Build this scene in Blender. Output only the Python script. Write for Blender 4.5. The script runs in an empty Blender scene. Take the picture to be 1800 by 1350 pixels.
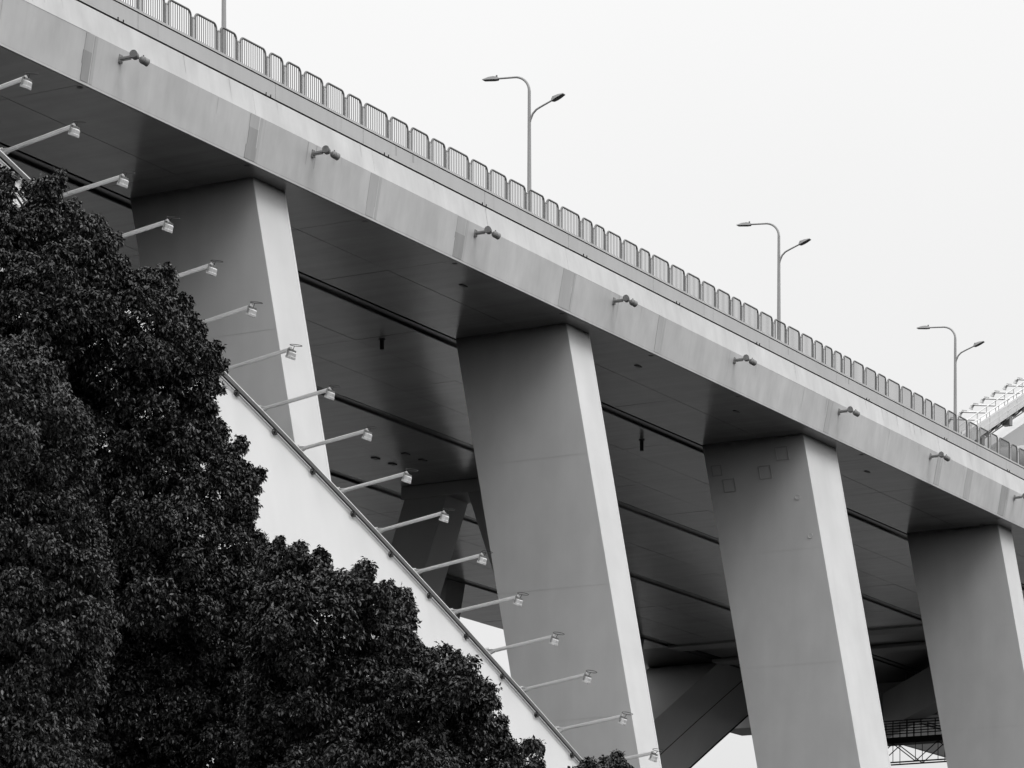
import bpy, math, random
import numpy as np
from mathutils import Vector, Matrix

R = math.radians
rnd = random.Random(7)
scn = bpy.context.scene
col = scn.collection

# ---------------------------------------------------------------- camera
# The bridge runs along +X, "away under the deck" is +Y, z = 0 is the ground.
cam_d = bpy.data.cameras.new('camera')
cam = bpy.data.objects.new('camera', cam_d)
col.objects.link(cam)
cam.location = (0, 0, 1.7)
cam.rotation_euler = (R(90), 0, math.atan2(0.486393, 0.873738) - R(90))
cam_d.sensor_width = 36
cam_d.sensor_fit = 'HORIZONTAL'
cam_d.lens = 120
cam_d.shift_y = 0.7806
cam_d.clip_start = 0.5
cam_d.clip_end = 20000
scn.camera = cam

# ---------------------------------------------------------------- sky, sun, exposure
SUN_DIR = Vector((-0.17, -0.74, 0.95)).normalized()        # towards the sun
w = bpy.data.worlds.new('World')
scn.world = w
w.use_nodes = True
nt = w.node_tree
nt.nodes.clear()
out = nt.nodes.new('ShaderNodeOutputWorld')
bg = nt.nodes.new('ShaderNodeBackground')
bg.inputs['Strength'].default_value = 0.1
sky = nt.nodes.new('ShaderNodeTexSky')
sky.sky_type = 'NISHITA'
sky.sun_disc = False
sky.sun_elevation = math.asin(SUN_DIR.z)
sky.sun_rotation = math.atan2(SUN_DIR.x, SUN_DIR.y)
bw = nt.nodes.new('ShaderNodeRGBToBW')
tc = nt.nodes.new('ShaderNodeTexCoord')
sep = nt.nodes.new('ShaderNodeSeparateXYZ')
mr = nt.nodes.new('ShaderNodeMapRange')                   # overcast: paler low down, brighter overhead
mr.inputs['From Min'].default_value = 0.0
mr.inputs['From Max'].default_value = 1.0
mr.inputs['To Min'].default_value = 7.2
mr.inputs['To Max'].default_value = 16.0
noi = nt.nodes.new('ShaderNodeTexNoise')
noi.inputs['Scale'].default_value = 5.0
noi.inputs['Detail'].default_value = 3.0
mul = nt.nodes.new('ShaderNodeMapRange')
mul.inputs['To Min'].default_value = 0.97
mul.inputs['To Max'].default_value = 1.03
mm = nt.nodes.new('ShaderNodeMath'); mm.operation = 'MULTIPLY'
mix = nt.nodes.new('ShaderNodeMix'); mix.data_type = 'FLOAT'
mix.inputs[0].default_value = 0.08
nt.links.new(tc.outputs['Generated'], sep.inputs[0])
nt.links.new(sep.outputs['Z'], mr.inputs['Value'])
nt.links.new(tc.outputs['Generated'], noi.inputs['Vector'])
nt.links.new(noi.outputs['Fac'], mul.inputs['Value'])
nt.links.new(mr.outputs[0], mm.inputs[0])
nt.links.new(mul.outputs[0], mm.inputs[1])
nt.links.new(sky.outputs[0], bw.inputs[0])
nt.links.new(mm.outputs[0], mix.inputs[2])
nt.links.new(bw.outputs[0], mix.inputs[3])
nt.links.new(mix.outputs[0], bg.inputs['Color'])
nt.links.new(bg.outputs[0], out.inputs[0])

sun_d = bpy.data.lights.new('sun', 'SUN')
sun_d.energy = 1.05
sun_d.angle = R(28)
sun_d.color = (1, 1, 1)                                   # the photograph is black and white
sun = bpy.data.objects.new('sun', sun_d)
sun.rotation_euler = (-SUN_DIR).to_track_quat('-Z', 'Y').to_euler()
sun.location = (40, -60, 120)
col.objects.link(sun)

scn.view_settings.view_transform = 'Standard'
scn.view_settings.look = 'None'
scn.view_settings.exposure = 0
scn.view_settings.gamma = 1
scn.view_settings.use_curve_mapping = False
scn.cycles.max_bounces = 6
scn.cycles.diffuse_bounces = 0
scn.cycles.glossy_bounces = 3

# ---------------------------------------------------------------- materials
def base_mat(name, v, rough=0.5, spec=0.5, metal=0.0):
    m = bpy.data.materials.new(name)
    m.use_nodes = True
    b = m.node_tree.nodes['Principled BSDF']
    b.inputs['Base Color'].default_value = (v, v, v, 1)
    b.inputs['Roughness'].default_value = rough
    b.inputs['Specular IOR Level'].default_value = spec
    b.inputs['Metallic'].default_value = metal
    return m

def paint(name, v, rough=0.45, spec=0.4, layers=(), bump=None, rvar=0.0, metal=0.0):
    """grey paint; layers = (scale xyz, amount, detail) of world-space noise that vary its tone"""
    m = base_mat(name, v, rough, spec, metal)
    t = m.node_tree
    b = t.nodes['Principled BSDF']
    geo = t.nodes.new('ShaderNodeNewGeometry')
    cur = None
    last = None
    for sc, amt, det in layers:
        mp = t.nodes.new('ShaderNodeMapping')
        mp.inputs['Scale'].default_value = sc
        t.links.new(geo.outputs['Position'], mp.inputs['Vector'])
        n = t.nodes.new('ShaderNodeTexNoise')
        n.inputs['Scale'].default_value = 1.0
        n.inputs['Detail'].default_value = det
        t.links.new(mp.outputs[0], n.inputs['Vector'])
        r = t.nodes.new('ShaderNodeMapRange')
        r.inputs['From Min'].default_value = 0.3
        r.inputs['From Max'].default_value = 0.7
        r.inputs['To Min'].default_value = 1 - amt
        r.inputs['To Max'].default_value = 1 + amt * 0.6
        t.links.new(n.outputs['Fac'], r.inputs['Value'])
        if cur is None:
            cur = r.outputs[0]
        else:
            k = t.nodes.new('ShaderNodeMath'); k.operation = 'MULTIPLY'
            t.links.new(cur, k.inputs[0]); t.links.new(r.outputs[0], k.inputs[1])
            cur = k.outputs[0]
        last = n
    if cur is not None:
        k = t.nodes.new('ShaderNodeMath'); k.operation = 'MULTIPLY'
        k.inputs[1].default_value = v
        t.links.new(cur, k.inputs[0])
        cb = t.nodes.new('ShaderNodeCombineColor')
        for i in range(3):
            t.links.new(k.outputs[0], cb.inputs[i])
        t.links.new(cb.outputs[0], b.inputs['Base Color'])
        if rvar:
            rr = t.nodes.new('ShaderNodeMapRange')
            rr.inputs['From Min'].default_value = 0.3
            rr.inputs['From Max'].default_value = 0.7
            rr.inputs['To Min'].default_value = rough - rvar
            rr.inputs['To Max'].default_value = rough + rvar
            t.links.new(last.outputs['Fac'], rr.inputs['Value'])
            t.links.new(rr.outputs[0], b.inputs['Roughness'])
    if bump:
        sc, strength, dist = bump
        mp = t.nodes.new('ShaderNodeMapping')
        mp.inputs['Scale'].default_value = sc
        t.links.new(geo.outputs['Position'], mp.inputs['Vector'])
        n = t.nodes.new('ShaderNodeTexNoise')
        n.inputs['Scale'].default_value = 1.0
        n.inputs['Detail'].default_value = 3.0
        t.links.new(mp.outputs[0], n.inputs['Vector'])
        bp = t.nodes.new('ShaderNodeBump')
        bp.inputs['Strength'].default_value = strength
        bp.inputs['Distance'].default_value = dist
        t.links.new(n.outputs['Fac'], bp.inputs['Height'])
        t.links.new(bp.outputs[0], b.inputs['Normal'])
    return m

M = {}
M['column'] = paint('column_paint', 0.80, 0.5, 0.35,
                    [((0.25, 0.25, 0.12), 0.07, 3), ((1.3, 1.3, 0.10), 0.035, 4), ((0.5, 0.9, 0.6), 0.05, 6)])
M['rib'] = paint('rib_paint', 0.87, 0.45, 0.4, [((0.3, 0.3, 0.3), 0.03, 3), ((1.5, 1.5, 0.3), 0.02, 3)])
M['fascia'] = paint('fascia_paint', 0.73, 0.45, 0.4,
                    [((0.22, 0.6, 0.35), 0.07, 3), ((1.1, 1.0, 0.55), 0.10, 5), ((2.6, 1.0, 1.1), 0.05, 6), ((6.0, 1.0, 0.35), 0.02, 3)])
M['coaming'] = paint('coaming_paint', 0.60, 0.5, 0.35, [((0.4, 0.6, 0.6), 0.05, 4), ((4.0, 1.0, 0.3), 0.04, 3)])
M['band'] = paint('band_paint', 0.46, 0.5, 0.35, [((2.5, 1.0, 0.8), 0.10, 4), ((9.0, 1.0, 0.4), 0.07, 3)])
M['band_faint'] = paint('band_faint_paint', 0.59, 0.5, 0.35, [((2.5, 1.0, 0.8), 0.06, 4), ((9.0, 1.0, 0.4), 0.05, 3)])
M['streak'] = paint('rust_streak', 0.30, 0.7, 0.2, [((9.0, 1.0, 0.8), 0.2, 4)])
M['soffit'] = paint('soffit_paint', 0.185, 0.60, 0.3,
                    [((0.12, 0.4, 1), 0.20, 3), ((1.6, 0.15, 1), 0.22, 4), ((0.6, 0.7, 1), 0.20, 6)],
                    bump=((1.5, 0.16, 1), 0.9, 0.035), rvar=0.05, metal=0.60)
_b = M['soffit'].node_tree.nodes['Principled BSDF']           # glossy top coat; metallic base imitates light bounced up from the ground
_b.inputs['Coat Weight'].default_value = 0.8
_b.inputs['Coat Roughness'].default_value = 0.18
M['dark'] = paint('dark_gap', 0.04, 0.7, 0.2, [((1, 1, 1), 0.1, 2)])
M['girder'] = paint('girder_paint', 0.16, 0.28, 0.5, [((0.4, 0.8, 1), 0.15, 3)])
M['strut'] = paint('strut_paint', 0.50, 0.6, 0.35, [((0.3, 0.3, 0.3), 0.06, 3)], metal=0.20)  # metal share in strut, arch and brace stands in for bounced ground light
M['arch'] = paint('arch_paint', 0.80, 0.6, 0.35, [((0.3, 0.3, 0.3), 0.06, 3)], metal=0.22)
M['brace'] = paint('brace_paint', 0.34, 0.6, 0.3, [((0.3, 0.3, 0.3), 0.08, 3)], metal=0.35)
M['rail'] = paint('rail_steel', 0.20, 0.4, 0.5, [((0.8, 1, 1), 0.12, 3)], metal=0.0)
M['bar'] = paint('bar_steel', 0.13, 0.4, 0.5, [((0.8, 1, 1), 0.10, 3)])
M['post'] = paint('post_steel', 0.62, 0.45, 0.4, [((0.8, 1, 1), 0.10, 3)])
M['lamp'] = paint('lamp_grey', 0.42, 0.4, 0.5, [((0.6, 0.6, 0.6), 0.08, 3)])
M['lamp_dark'] = paint('lamp_dark', 0.14, 0.45, 0.4, [((3, 3, 3), 0.12, 3)])
M['white'] = paint('white_enamel', 0.93, 0.35, 0.5, [((3, 3, 3), 0.05, 3)], metal=0.35)
M['spot'] = paint('spot_grey', 0.30, 0.45, 0.5, [((6, 6, 6), 0.15, 3)])
M['glass'] = base_mat('lamp_glass', 0.55, 0.25, 0.5)
M['black'] = paint('black_rubber', 0.025, 0.5, 0.4, [((5, 5, 5), 0.1, 2)])
M['tray'] = paint('tray_grey', 0.10, 0.5, 0.4, [((0.7, 1, 1), 0.2, 3)])
M['ground'] = paint('ground_paving', 0.15, 0.9, 0.2, [((0.02, 0.02, 1), 0.25, 5), ((0.4, 0.4, 1), 0.12, 4)])
M['road'] = paint('road_asphalt', 0.05, 0.9, 0.2, [((0.5, 0.5, 1), 0.15, 4)])
M['bark'] = paint('bark', 0.05, 0.9, 0.2, [((6, 6, 1.2), 0.35, 4)], bump=((14, 14, 3), 0.6, 0.03))

def leaf_mat(name, v, rough=0.33):
    m = base_mat(name, v, rough, 0.5)
    t = m.node_tree
    b = t.nodes['Principled BSDF']
    at = t.nodes.new('ShaderNodeAttribute'); at.attribute_name = 'tone'
    k = t.nodes.new('ShaderNodeMath'); k.operation = 'MULTIPLY'; k.inputs[1].default_value = v
    cb = t.nodes.new('ShaderNodeCombineColor')
    t.links.new(at.outputs['Fac'], k.inputs[0])
    for i in range(3):
        t.links.new(k.outputs[0], cb.inputs[i])
    t.links.new(cb.outputs[0], b.inputs['Base Color'])
    return m
M['leaf'] = leaf_mat('leaf_dark', 0.018)
M['leaf_light'] = leaf_mat('leaf_mid', 0.031)

# ---------------------------------------------------------------- helpers
class MB:
    """collects boxes, prisms and tubes; build() links them as ONE mesh object"""
    def __init__(s):
        s.v = []; s.f = []; s.sm = []
    def _add(s, vs, fs, smooth=False):
        o = len(s.v)
        s.v += [tuple(p) for p in vs]
        s.f += [tuple(i + o for i in f) for f in fs]
        s.sm += [smooth] * len(fs)
    def box(s, x0, x1, y0, y1, z0, z1):
        s.hexa([(x0, y0, z0), (x1, y0, z0), (x1, y1, z0), (x0, y1, z0),
                (x0, y0, z1), (x1, y0, z1), (x1, y1, z1), (x0, y1, z1)])
    def hexa(s, p):
        s._add(p, [(3, 2, 1, 0), (4, 5, 6, 7), (0, 1, 5, 4), (1, 2, 6, 5), (2, 3, 7, 6), (3, 0, 4, 7)])
    def obox(s, c, a, b, d):
        c = Vector(c); a = Vector(a); b = Vector(b); d = Vector(d)
        s.hexa([c - a - b - d, c + a - b - d, c + a + b - d, c - a + b - d,
                c - a - b + d, c + a - b + d, c + a + b + d, c - a + b + d])
    def beam(s, p0, p1, side, wd, ht):
        """box beam from p0 to p1; 'side' roughly the width direction"""
        p0 = Vector(p0); p1 = Vector(p1)
        d = (p1 - p0); L = d.length; d.normalize()
        sd = Vector(side); sd = (sd - d * sd.dot(d)).normalized()
        up = d.cross(sd)
        s.obox((p0 + p1) / 2, d * L / 2, sd * wd / 2, up * ht / 2)
    def prism(s, prof, x0, x1):
        """profile of (y, z) swept along x"""
        n = len(prof)
        vs = [(x0, y, z) for y, z in prof] + [(x1, y, z) for y, z in prof]
        fs = [tuple(range(n))[::-1], tuple(range(n, 2 * n))]
        fs += [(i, (i + 1) % n, n + (i + 1) % n, n + i) for i in range(n)]
        s._add(vs, fs)
    def sweep(s, rings, cap=True):
        n = len(rings[0]); vs = [p for r in rings for p in r]; fs = []
        for k in range(len(rings) - 1):
            for i in range(n):
                j = (i + 1) % n
                fs.append((k * n + i, k * n + j, (k + 1) * n + j, (k + 1) * n + i))
        if cap:
            fs += [tuple(range(n))[::-1], tuple(range((len(rings) - 1) * n, len(rings) * n))]
        s._add(vs, fs)
    def tube(s, pts, r, n=8, cap=True, closed=False):
        pts = [Vector(p) for p in pts]
        rs = r if isinstance(r, (list, tuple)) else [r] * len(pts)
        m = len(pts)
        t0 = (pts[1] - pts[0]).normalized()
        ref = Vector((0, 0, 1)) if abs(t0.z) < 0.9 else Vector((1, 0, 0))
        u = (ref - t0 * ref.dot(t0)).normalized()
        vs = []
        for k in range(m):
            if closed:
                t = pts[(k + 1) % m] - pts[k - 1]
            else:
                t = pts[min(k + 1, m - 1)] - pts[max(k - 1, 0)]
            t.normalize()
            u = (u - t * u.dot(t)).normalized()
            b = t.cross(u)
            for i in range(n):
                a = 2 * math.pi * i / n
                vs.append(pts[k] + (u * math.cos(a) + b * math.sin(a)) * rs[k])
        fs = []
        for k in range(m if closed else m - 1):
            for i in range(n):
                j = (i + 1) % n; kk = (k + 1) % m
                fs.append((k * n + i, k * n + j, kk * n + j, kk * n + i))
        s._add(vs, fs, True)
        if cap and not closed:
            s._add(vs[:n], [tuple(range(n))[::-1]])
            s._add(vs[-n:], [tuple(range(n))])
    def lathe(s, c, axis, prof, n=14):
        """profile of (distance along axis, radius) turned round axis at c"""
        c = Vector(c); a = Vector(axis).normalized()
        ref = Vector((0, 0, 1)) if abs(a.z) < 0.9 else Vector((1, 0, 0))
        u = (ref - a * ref.dot(a)).normalized(); b = a.cross(u)
        vs = []; fs = []
        for d, r in prof:
            for i in range(n):
                t = 2 * math.pi * i / n
                vs.append(c + a * d + (u * math.cos(t) + b * math.sin(t)) * r)
        for k in range(len(prof) - 1):
            for i in range(n):
                j = (i + 1) % n
                fs.append((k * n + i, k * n + j, (k + 1) * n + j, (k + 1) * n + i))
        fs += [tuple(range(n))[::-1], tuple(range((len(prof) - 1) * n, len(prof) * n))]
        s._add(vs, fs)
    def mesh(s, name, mat):
        me = bpy.data.meshes.new(name)
        me.from_pydata(s.v, [], s.f)
        me.materials.append(mat)
        me.polygons.foreach_set('use_smooth', s.sm)
        me.update()
        return me
    def build(s, name, mat, parent=None, bevel=0.0):
        o = bpy.data.objects.new(name, s.mesh(name, mat))
        col.objects.link(o)
        if parent: o.parent = parent
        if bevel:
            bm = o.modifiers.new('bevel', 'BEVEL'); bm.width = bevel; bm.segments = 2
            bm.limit_method = 'ANGLE'; bm.angle_limit = R(35)
        return o

def tag(o, label=None, cat=None, group=None, kind=None):
    if label: o['label'] = label
    if cat: o['category'] = cat
    if group: o['group'] = group
    if kind: o['kind'] = kind
    return o

def thing(name, label, cat, loc=(0, 0, 0), group=None):
    o = bpy.data.objects.new(name, None)
    o.empty_display_size = 0.5
    o.location = loc
    col.objects.link(o)
    return tag(o, label, cat, group)

def copy_tree(o, parent=None):
    c = o.copy()
    col.objects.link(c)
    if parent: c.parent = parent
    for ch in list(o.children):
        copy_tree(ch, c)
    return c

def inst(name, me, parent, loc=(0, 0, 0)):
    o = bpy.data.objects.new(name, me)
    o.location = loc
    o.parent = parent
    col.objects.link(o)
    return o

G0 = 1.7                    # heights below are above the eye; z = height + G0

# ---------------------------------------------------------------- ground
m = MB()
m._add([(-6000, -6000, 0), (9000, -6000, 0), (9000, 9000, 0), (-6000, 9000, 0)], [(0, 1, 2, 3)])
tag(m.build('ground', M['ground']), kind='structure')
# ---------------------------------------------------------------- bridge
bridge = thing('bridge', 'large pale steel arch bridge with a box deck on leaning slab columns', 'bridge', (120, 82.3, 0))
BO = Vector((120, 82.3, 0))
def bpart(mb, name, mat, parent=None, bevel=0.0):
    o = mb.build(name, mat, None, bevel)
    o.parent = parent or bridge
    if parent is None:
        o.matrix_parent_inverse = Matrix.Translation(-BO)
    return o
def z(h): return h + G0

VC = 82.3                                    # deck centre line
def mirror(v): return 2 * VC - v
U0, U1 = -260.0, 330.0
SOF = 33.84
strips = [(62.66, 68.50), (69.25, 77.70), (78.40, 86.20), (86.90, 95.35), (96.10, 101.94)]

# deck core: the box girder with its sloping fascias and five bottom flanges
core = MB()
prof = [(62.70, SOF + .10), (62.66, SOF + .02), (62.385, 35.36), (62.54, 36.25), (62.75, 36.25), (62.75, 36.70), (VC, 37.0),
        (mirror(62.75), 36.70), (mirror(62.75), 36.25), (mirror(62.54), 36.25), (mirror(62.385), 35.36),
        (mirror(62.66), SOF + .02), (mirror(62.70), SOF + .10)]
pts = list(prof)
bot = []
for i in range(len(strips) - 1, 0, -1):      # recessed grooves between the flanges, walking back to the near edge
    a = strips[i][0]; b = strips[i - 1][1]
    bot += [(a, SOF + .10), (a, 34.45), (b, 34.45), (b, SOF + .10)]
core.prism([(y, z(h)) for y, h in (pts + bot)], U0, U1)
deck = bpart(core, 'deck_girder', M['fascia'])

# soffit plates, each a piece of its own with open joints
seam_u = [52, 60.5, 69, 77, 85.4, 94.6, 102.1, 108.3, 116.6, 124.6, 132.2, 140.0, 147.4, 154.8, 163.5, 171, 179, 187, 193.0]
seam_v = [[62.70, 65.55, 68.50], [69.25, 72.1, 74.9, 77.70], [78.40, 82.3, 86.20], [86.90, 89.7, 92.5, 95.35], [96.10, 99.0, 101.90]]
J = 0.011
for sv in seam_v:
    for a, b in zip(sv[:-1], sv[1:]):
        for c, d in zip(seam_u[:-1], seam_u[1:]):
            mb = MB()
            t = [rnd.uniform(-.006, .006) for _ in range(4)]
            zb = z(SOF)
            x0, x1, y0, y1 = c + J, d - J, a + J, b - J
            mb.hexa([(x0, y0, zb + t[0]), (x1, y0, zb + t[1]), (x1, y1, zb + t[2]), (x0, y1, zb + t[3]),
                     (x0, y0, zb + .06), (x1, y0, zb + .06), (x1, y1, zb + .06), (x0, y1, zb + .06)])
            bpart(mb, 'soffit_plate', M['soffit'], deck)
mb = MB()                                    # the bare flange behind the plates and the groove roofs
for a, b in strips:
    mb.box(U0, U1, a + .05, b - .05, z(SOF + .062), z(SOF + .098))
bpart(mb, 'bottom_flange', M['girder'], deck)
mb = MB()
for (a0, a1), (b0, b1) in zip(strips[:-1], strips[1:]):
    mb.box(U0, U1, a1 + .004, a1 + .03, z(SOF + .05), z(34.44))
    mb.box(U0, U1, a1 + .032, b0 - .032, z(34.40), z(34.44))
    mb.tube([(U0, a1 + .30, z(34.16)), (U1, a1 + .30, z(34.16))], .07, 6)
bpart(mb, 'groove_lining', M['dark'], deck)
mb = MB()
for (a0, a1), (b0, b1) in zip(strips[:-1], strips[1:]):
    mb.box(U0, U1, b0 - .03, b0 - .004, z(SOF + .01), z(34.39))
    mb.box(U0, U1, b0 - .42, b0 - .031, z(SOF + .10), z(SOF + .14))
bpart(mb, 'groove_flange', M['girder'], deck)

# edge lip at the foot of the fascia
mb = MB()
mb.hexa([(U0, 62.635, z(SOF - .012)), (U1, 62.635, z(SOF - .012)), (U1, 62.70, z(SOF - .012)), (U0, 62.70, z(SOF - .012)),
         (U0, 62.625, z(SOF + .06)), (U1, 62.625, z(SOF + .06)), (U1, 62.70, z(SOF + .06)), (U0, 62.70, z(SOF + .06))])
bpart(mb, 'edge_lip', M['fascia'], deck)

# fascia plates: lower (overhanging) and upper (leaning back) courses, 4 mm apart
def low_y(h): return 62.66 + (62.385 - 62.66) * (h - 33.86) / (35.36 - 33.86)
def up_y(h): return 62.385 + (62.54 - 62.385) * (h - 35.36) / (36.25 - 35.36)
fas_u = [60, 69, 77, 85.38, 94.6, 102.18, 108.3, 116.55, 124.6, 133.0, 141.6, 148.2, 154.75, 163.5, 171, 180, 190]
for a, b in zip(fas_u[:-1], fas_u[1:]):
    for (h0, h1, f, e) in ((33.91, 35.358, low_y, -.02), (35.360, 36.225, up_y, -.02)):
        mb = MB()
        dy = rnd.uniform(-.004, .004)
        p = []
        for h, off in ((h0, e), (h0, -.002), (h1, -.002), (h1, e)):
            p.append((f(h) + off + (dy if off == e else 0), z(h)))
        mb.prism(p, a + .002, b - .002)
        bpart(mb, 'fascia_plate', M['fascia'], deck)

# repainted bands over the site welds, on the lower course
bands = [(85.17, 85.60, 'band'), (94.31, 94.86, 'band'), (101.91, 102.45, 'band_faint'), (107.99, 108.60, 'band'),
         (116.12, 116.98, 'band_faint'), (124.39, 124.82, 'band_faint'), (141.4, 141.75, 'band_faint'), (154.53, 154.95, 'band_faint'),
         (163.05, 163.90, 'band'), (158.3, 158.9, 'band_faint')]
for a, b, mt in bands:
    hs = [33.92, rnd.uniform(34.3, 34.6), rnd.uniform(34.75, 35.0), 35.35]
    for i in range(3):
        h0, h1 = hs[i], hs[i + 1]
        m2 = mt if rnd.random() < .7 else 'band_faint'
        mb = MB()
        e0, e1 = rnd.uniform(-.03, .03), rnd.uniform(-.04, .04)
        q = []
        for h in (h0, h1):
            q += [(a + e0, low_y(h) - .030, z(h)), (b + e1, low_y(h) - .030, z(h)), (b + e1, low_y(h) - .019, z(h)), (a + e0, low_y(h) - .019, z(h))]
        mb.hexa(q)
        bpart(mb, 'weld_band', M[m2], deck)
    mb = MB(); q = []
    for h in (33.92, 35.35):
        q += [(b + .06, low_y(h) - .027, z(h)), (b + .20, low_y(h) - .027, z(h)), (b + .20, low_y(h) - .019, z(h)), (b + .06, low_y(h) - .019, z(h))]
    mb.hexa(q)
    bpart(mb, 'weld_band', M['coaming'], deck)
# narrow run-off streaks on both courses
for k in range(46):
    u = rnd.uniform(80, 172)
    if rnd.random() < .55:
        h1 = 36.21; L = rnd.uniform(.25, .8); f = up_y
    else:
        h1 = 35.34; L = rnd.uniform(.3, 1.2); f = low_y
    wd = rnd.uniform(.012, .05)
    mb = MB()
    a = (f(h1) - .0285, z(h1)); b = (f(h1 - L) - .0285, z(h1 - L))
    mb._add([(u, a[0], a[1]), (u + wd, a[0], a[1]), (u + wd * .6, b[0], b[1]), (u + wd * .3, b[0], b[1])], [(0, 3, 2, 1)])
    bpart(mb, 'run_off_stain', M['band_faint' if rnd.random() < .75 else 'band'], deck)

# concrete coaming on top: panels with open joints, dark shadow gaps above and below
mb = MB()
mb.box(U0, U1, 62.60, 62.74, z(36.20), z(36.93))
bpart(mb, 'coaming_backing', M['dark'], deck)
cu = [60]
while cu[-1] < 195:
    cu.append(cu[-1] + rnd.choice([5.6, 6.6, 7.3, 7.9, 8.6]))
for a, b in zip(cu[:-1], cu[1:]):
    mb = MB()
    mb.box(a + .008, b - .008, 62.505, 62.597, z(36.285), z(36.815))
    bpart(mb, 'coaming_panel', M['coaming'], deck, .008)
for u in (87.0, 95.4, 103.0, 110.0, 118.0, 126.2, 155.6, 164.1, 134.0, 146.0):     # pairs of drip clips and their run-off
    for du in (0, .28):
        mb = MB()
        mb.box(u + du, u + du + .02, 62.475, 62.503, z(36.26), z(36.36))
        bpart(mb, 'drip_clip', M['black'], deck)
for k in range(15):
    u = rnd.uniform(82, 170); wd = rnd.uniform(.03, .16)
    mb = MB(); hh = rnd.uniform(.2, .5)
    mb._add([(u, 62.5015, z(36.812)), (u + wd, 62.5015, z(36.812)), (u + wd * .9, 62.5015, z(36.812 - hh)), (u + wd * .15, 62.5015, z(36.812 - hh))], [(0, 3, 2, 1)])
    bpart(mb, 'coaming_stain', M['band' if rnd.random() < .4 else 'band_faint'], deck)
mb = MB()
mb.box(U0, U1, 62.485, 62.95, z(36.845), z(36.925))
bpart(mb, 'kerb_ledge', M['coaming'], deck)
mb = MB()
mb.box(U0, U1, 63.4, mirror(63.4), z(36.95), z(37.02))
bpart(mb, 'carriageway', M['road'], deck)

# drain outlets and small vents under the deck
def drain(u, v, L, r):
    mb = MB(); mb.lathe((u, v, z(SOF)), (0, 0, -1), [(-.02, r * 1.7), (.03, r * 1.7), (.031, r), (L, r), (L + .001, r * .75)], 12)
    bpart(mb, 'drain_pipe', M['dark'], deck)
drain(117.0, 71.1, .42, .085); drain(138.6, 70.4, .50, .085); drain(162.3, 91.3, .7, .10); drain(160.2, 71.0, .5, .085); drain(95.6, 71.1, .45, .085)
drain(191.0, 84.5, .55, .10); drain(191.5, 88.0, .5, .09); drain(191.0, 74.0, .5, .09); drain(176.0, 80.6, .6, .10); drain(184.0, 86.0, .6, .10); drain(160.0, 75.0, .5, .08)
for u, v in ((136.04, 83.02), (137.51, 82.98), (135.87, 81.28), (137.44, 81.29)):
    mb = MB(); mb.box(u - .22, u + .22, v - .12, v + .12, z(SOF - .05), z(SOF + .02))
    bpart(mb, 'soffit_vent', M['black'], deck)
for u in (85.6, 94.9, 102.4, 108.7, 117.0, 124.7, 133.0, 154.8, 163.9, 146.4):
    mb = MB(); mb.lathe((u, 62.92, z(SOF)), (0, 0, -1), [(-.01, .10), (.012, .10), (.014, .07)], 12)
    bpart(mb, 'scupper', M['black'], deck)
for u in (111.5, 126.0, 135.5, 150.0, 165.0, 172.0):
    mb = MB(); mb.box(u - .2, u + .2, 64.1, 64.25, z(SOF - .03), z(SOF + .02))
    bpart(mb, 'soffit_bracket', M['black'], deck)

# columns: leaning slabs, near row and its mirror image
RC = (-2.41510726e-03, -7.23966561e-04, 4.60445171e+01)
def rib_h(u): return RC[0] * u * u + RC[1] * u + RC[2]
LEAN = 0.185
def near_v(v, h): return v - LEAN * (SOF - h)
cols = [(73.7, 1.85, 26), (96.07, 1.98, 21), (118.40, 1.90, 10), (141.00, 3.66, -1.7), (165.30, 1.90, -1.7), (187.7, 1.85, -1.7)]
column_objs = []
for side in (0, 1):
    for (u, wu, hb) in cols:
        hb = max(hb - 1.0, -1.7)
        v0, v1 = 63.46, 68.50
        c = 0.012
        ring = [(u, v0 + c), (u + c, v0), (u + wu - c, v0), (u + wu, v0 + c), (u + wu, v1 - c), (u + wu - c, v1), (u + c, v1), (u, v1 - c)]
        def pt(uu, vv, h):
            y = near_v(vv, h)
            return (uu, mirror(y) if side else y, z(h))
        mb = MB()
        rings = [[pt(uu, vv, h) for uu, vv in ring] for h in (SOF - .002, hb)]
        if not side: rings = rings[::-1]
        mb.sweep(rings)
        o = bpart(mb, 'column', M['column'])
        column_objs.append(o)
        if not side:                           # the trimmed edge strip on the far corner of the outer face
            mb = MB()
            q = []
            for h in (hb, SOF - .004):
                for uu, vv in ((u + wu - .10, v0 - .006), (u + wu + .006, v0 - .006), (u + wu + .006, v0 + .10), (u + wu - .10, v0 + .10)):
                    q.append(pt(uu, vv, h))
            mb.hexa(q)
            bpart(mb, 'edge_strip', M['rib'], o)
        for hs in [SOF - q for q in (5.2, 10.4, 15.6) if SOF - q > hb + 1]:       # site welds round the shaft
            mb = MB(); q = []
            for h in (hs, hs + .03):
                for uu, vv in ((u - .004, v0 + .02), (u + .02, v0 + .02), (u + .02, v1 - .02), (u - .004, v1 - .02)):
                    q.append(pt(uu, vv, h))
            mb.hexa(q)
            bpart(mb, 'weld_seam', M['column'], o)
c3 = column_objs[3]                            # third column: square hatch plates and round plugs on its broad face
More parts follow.
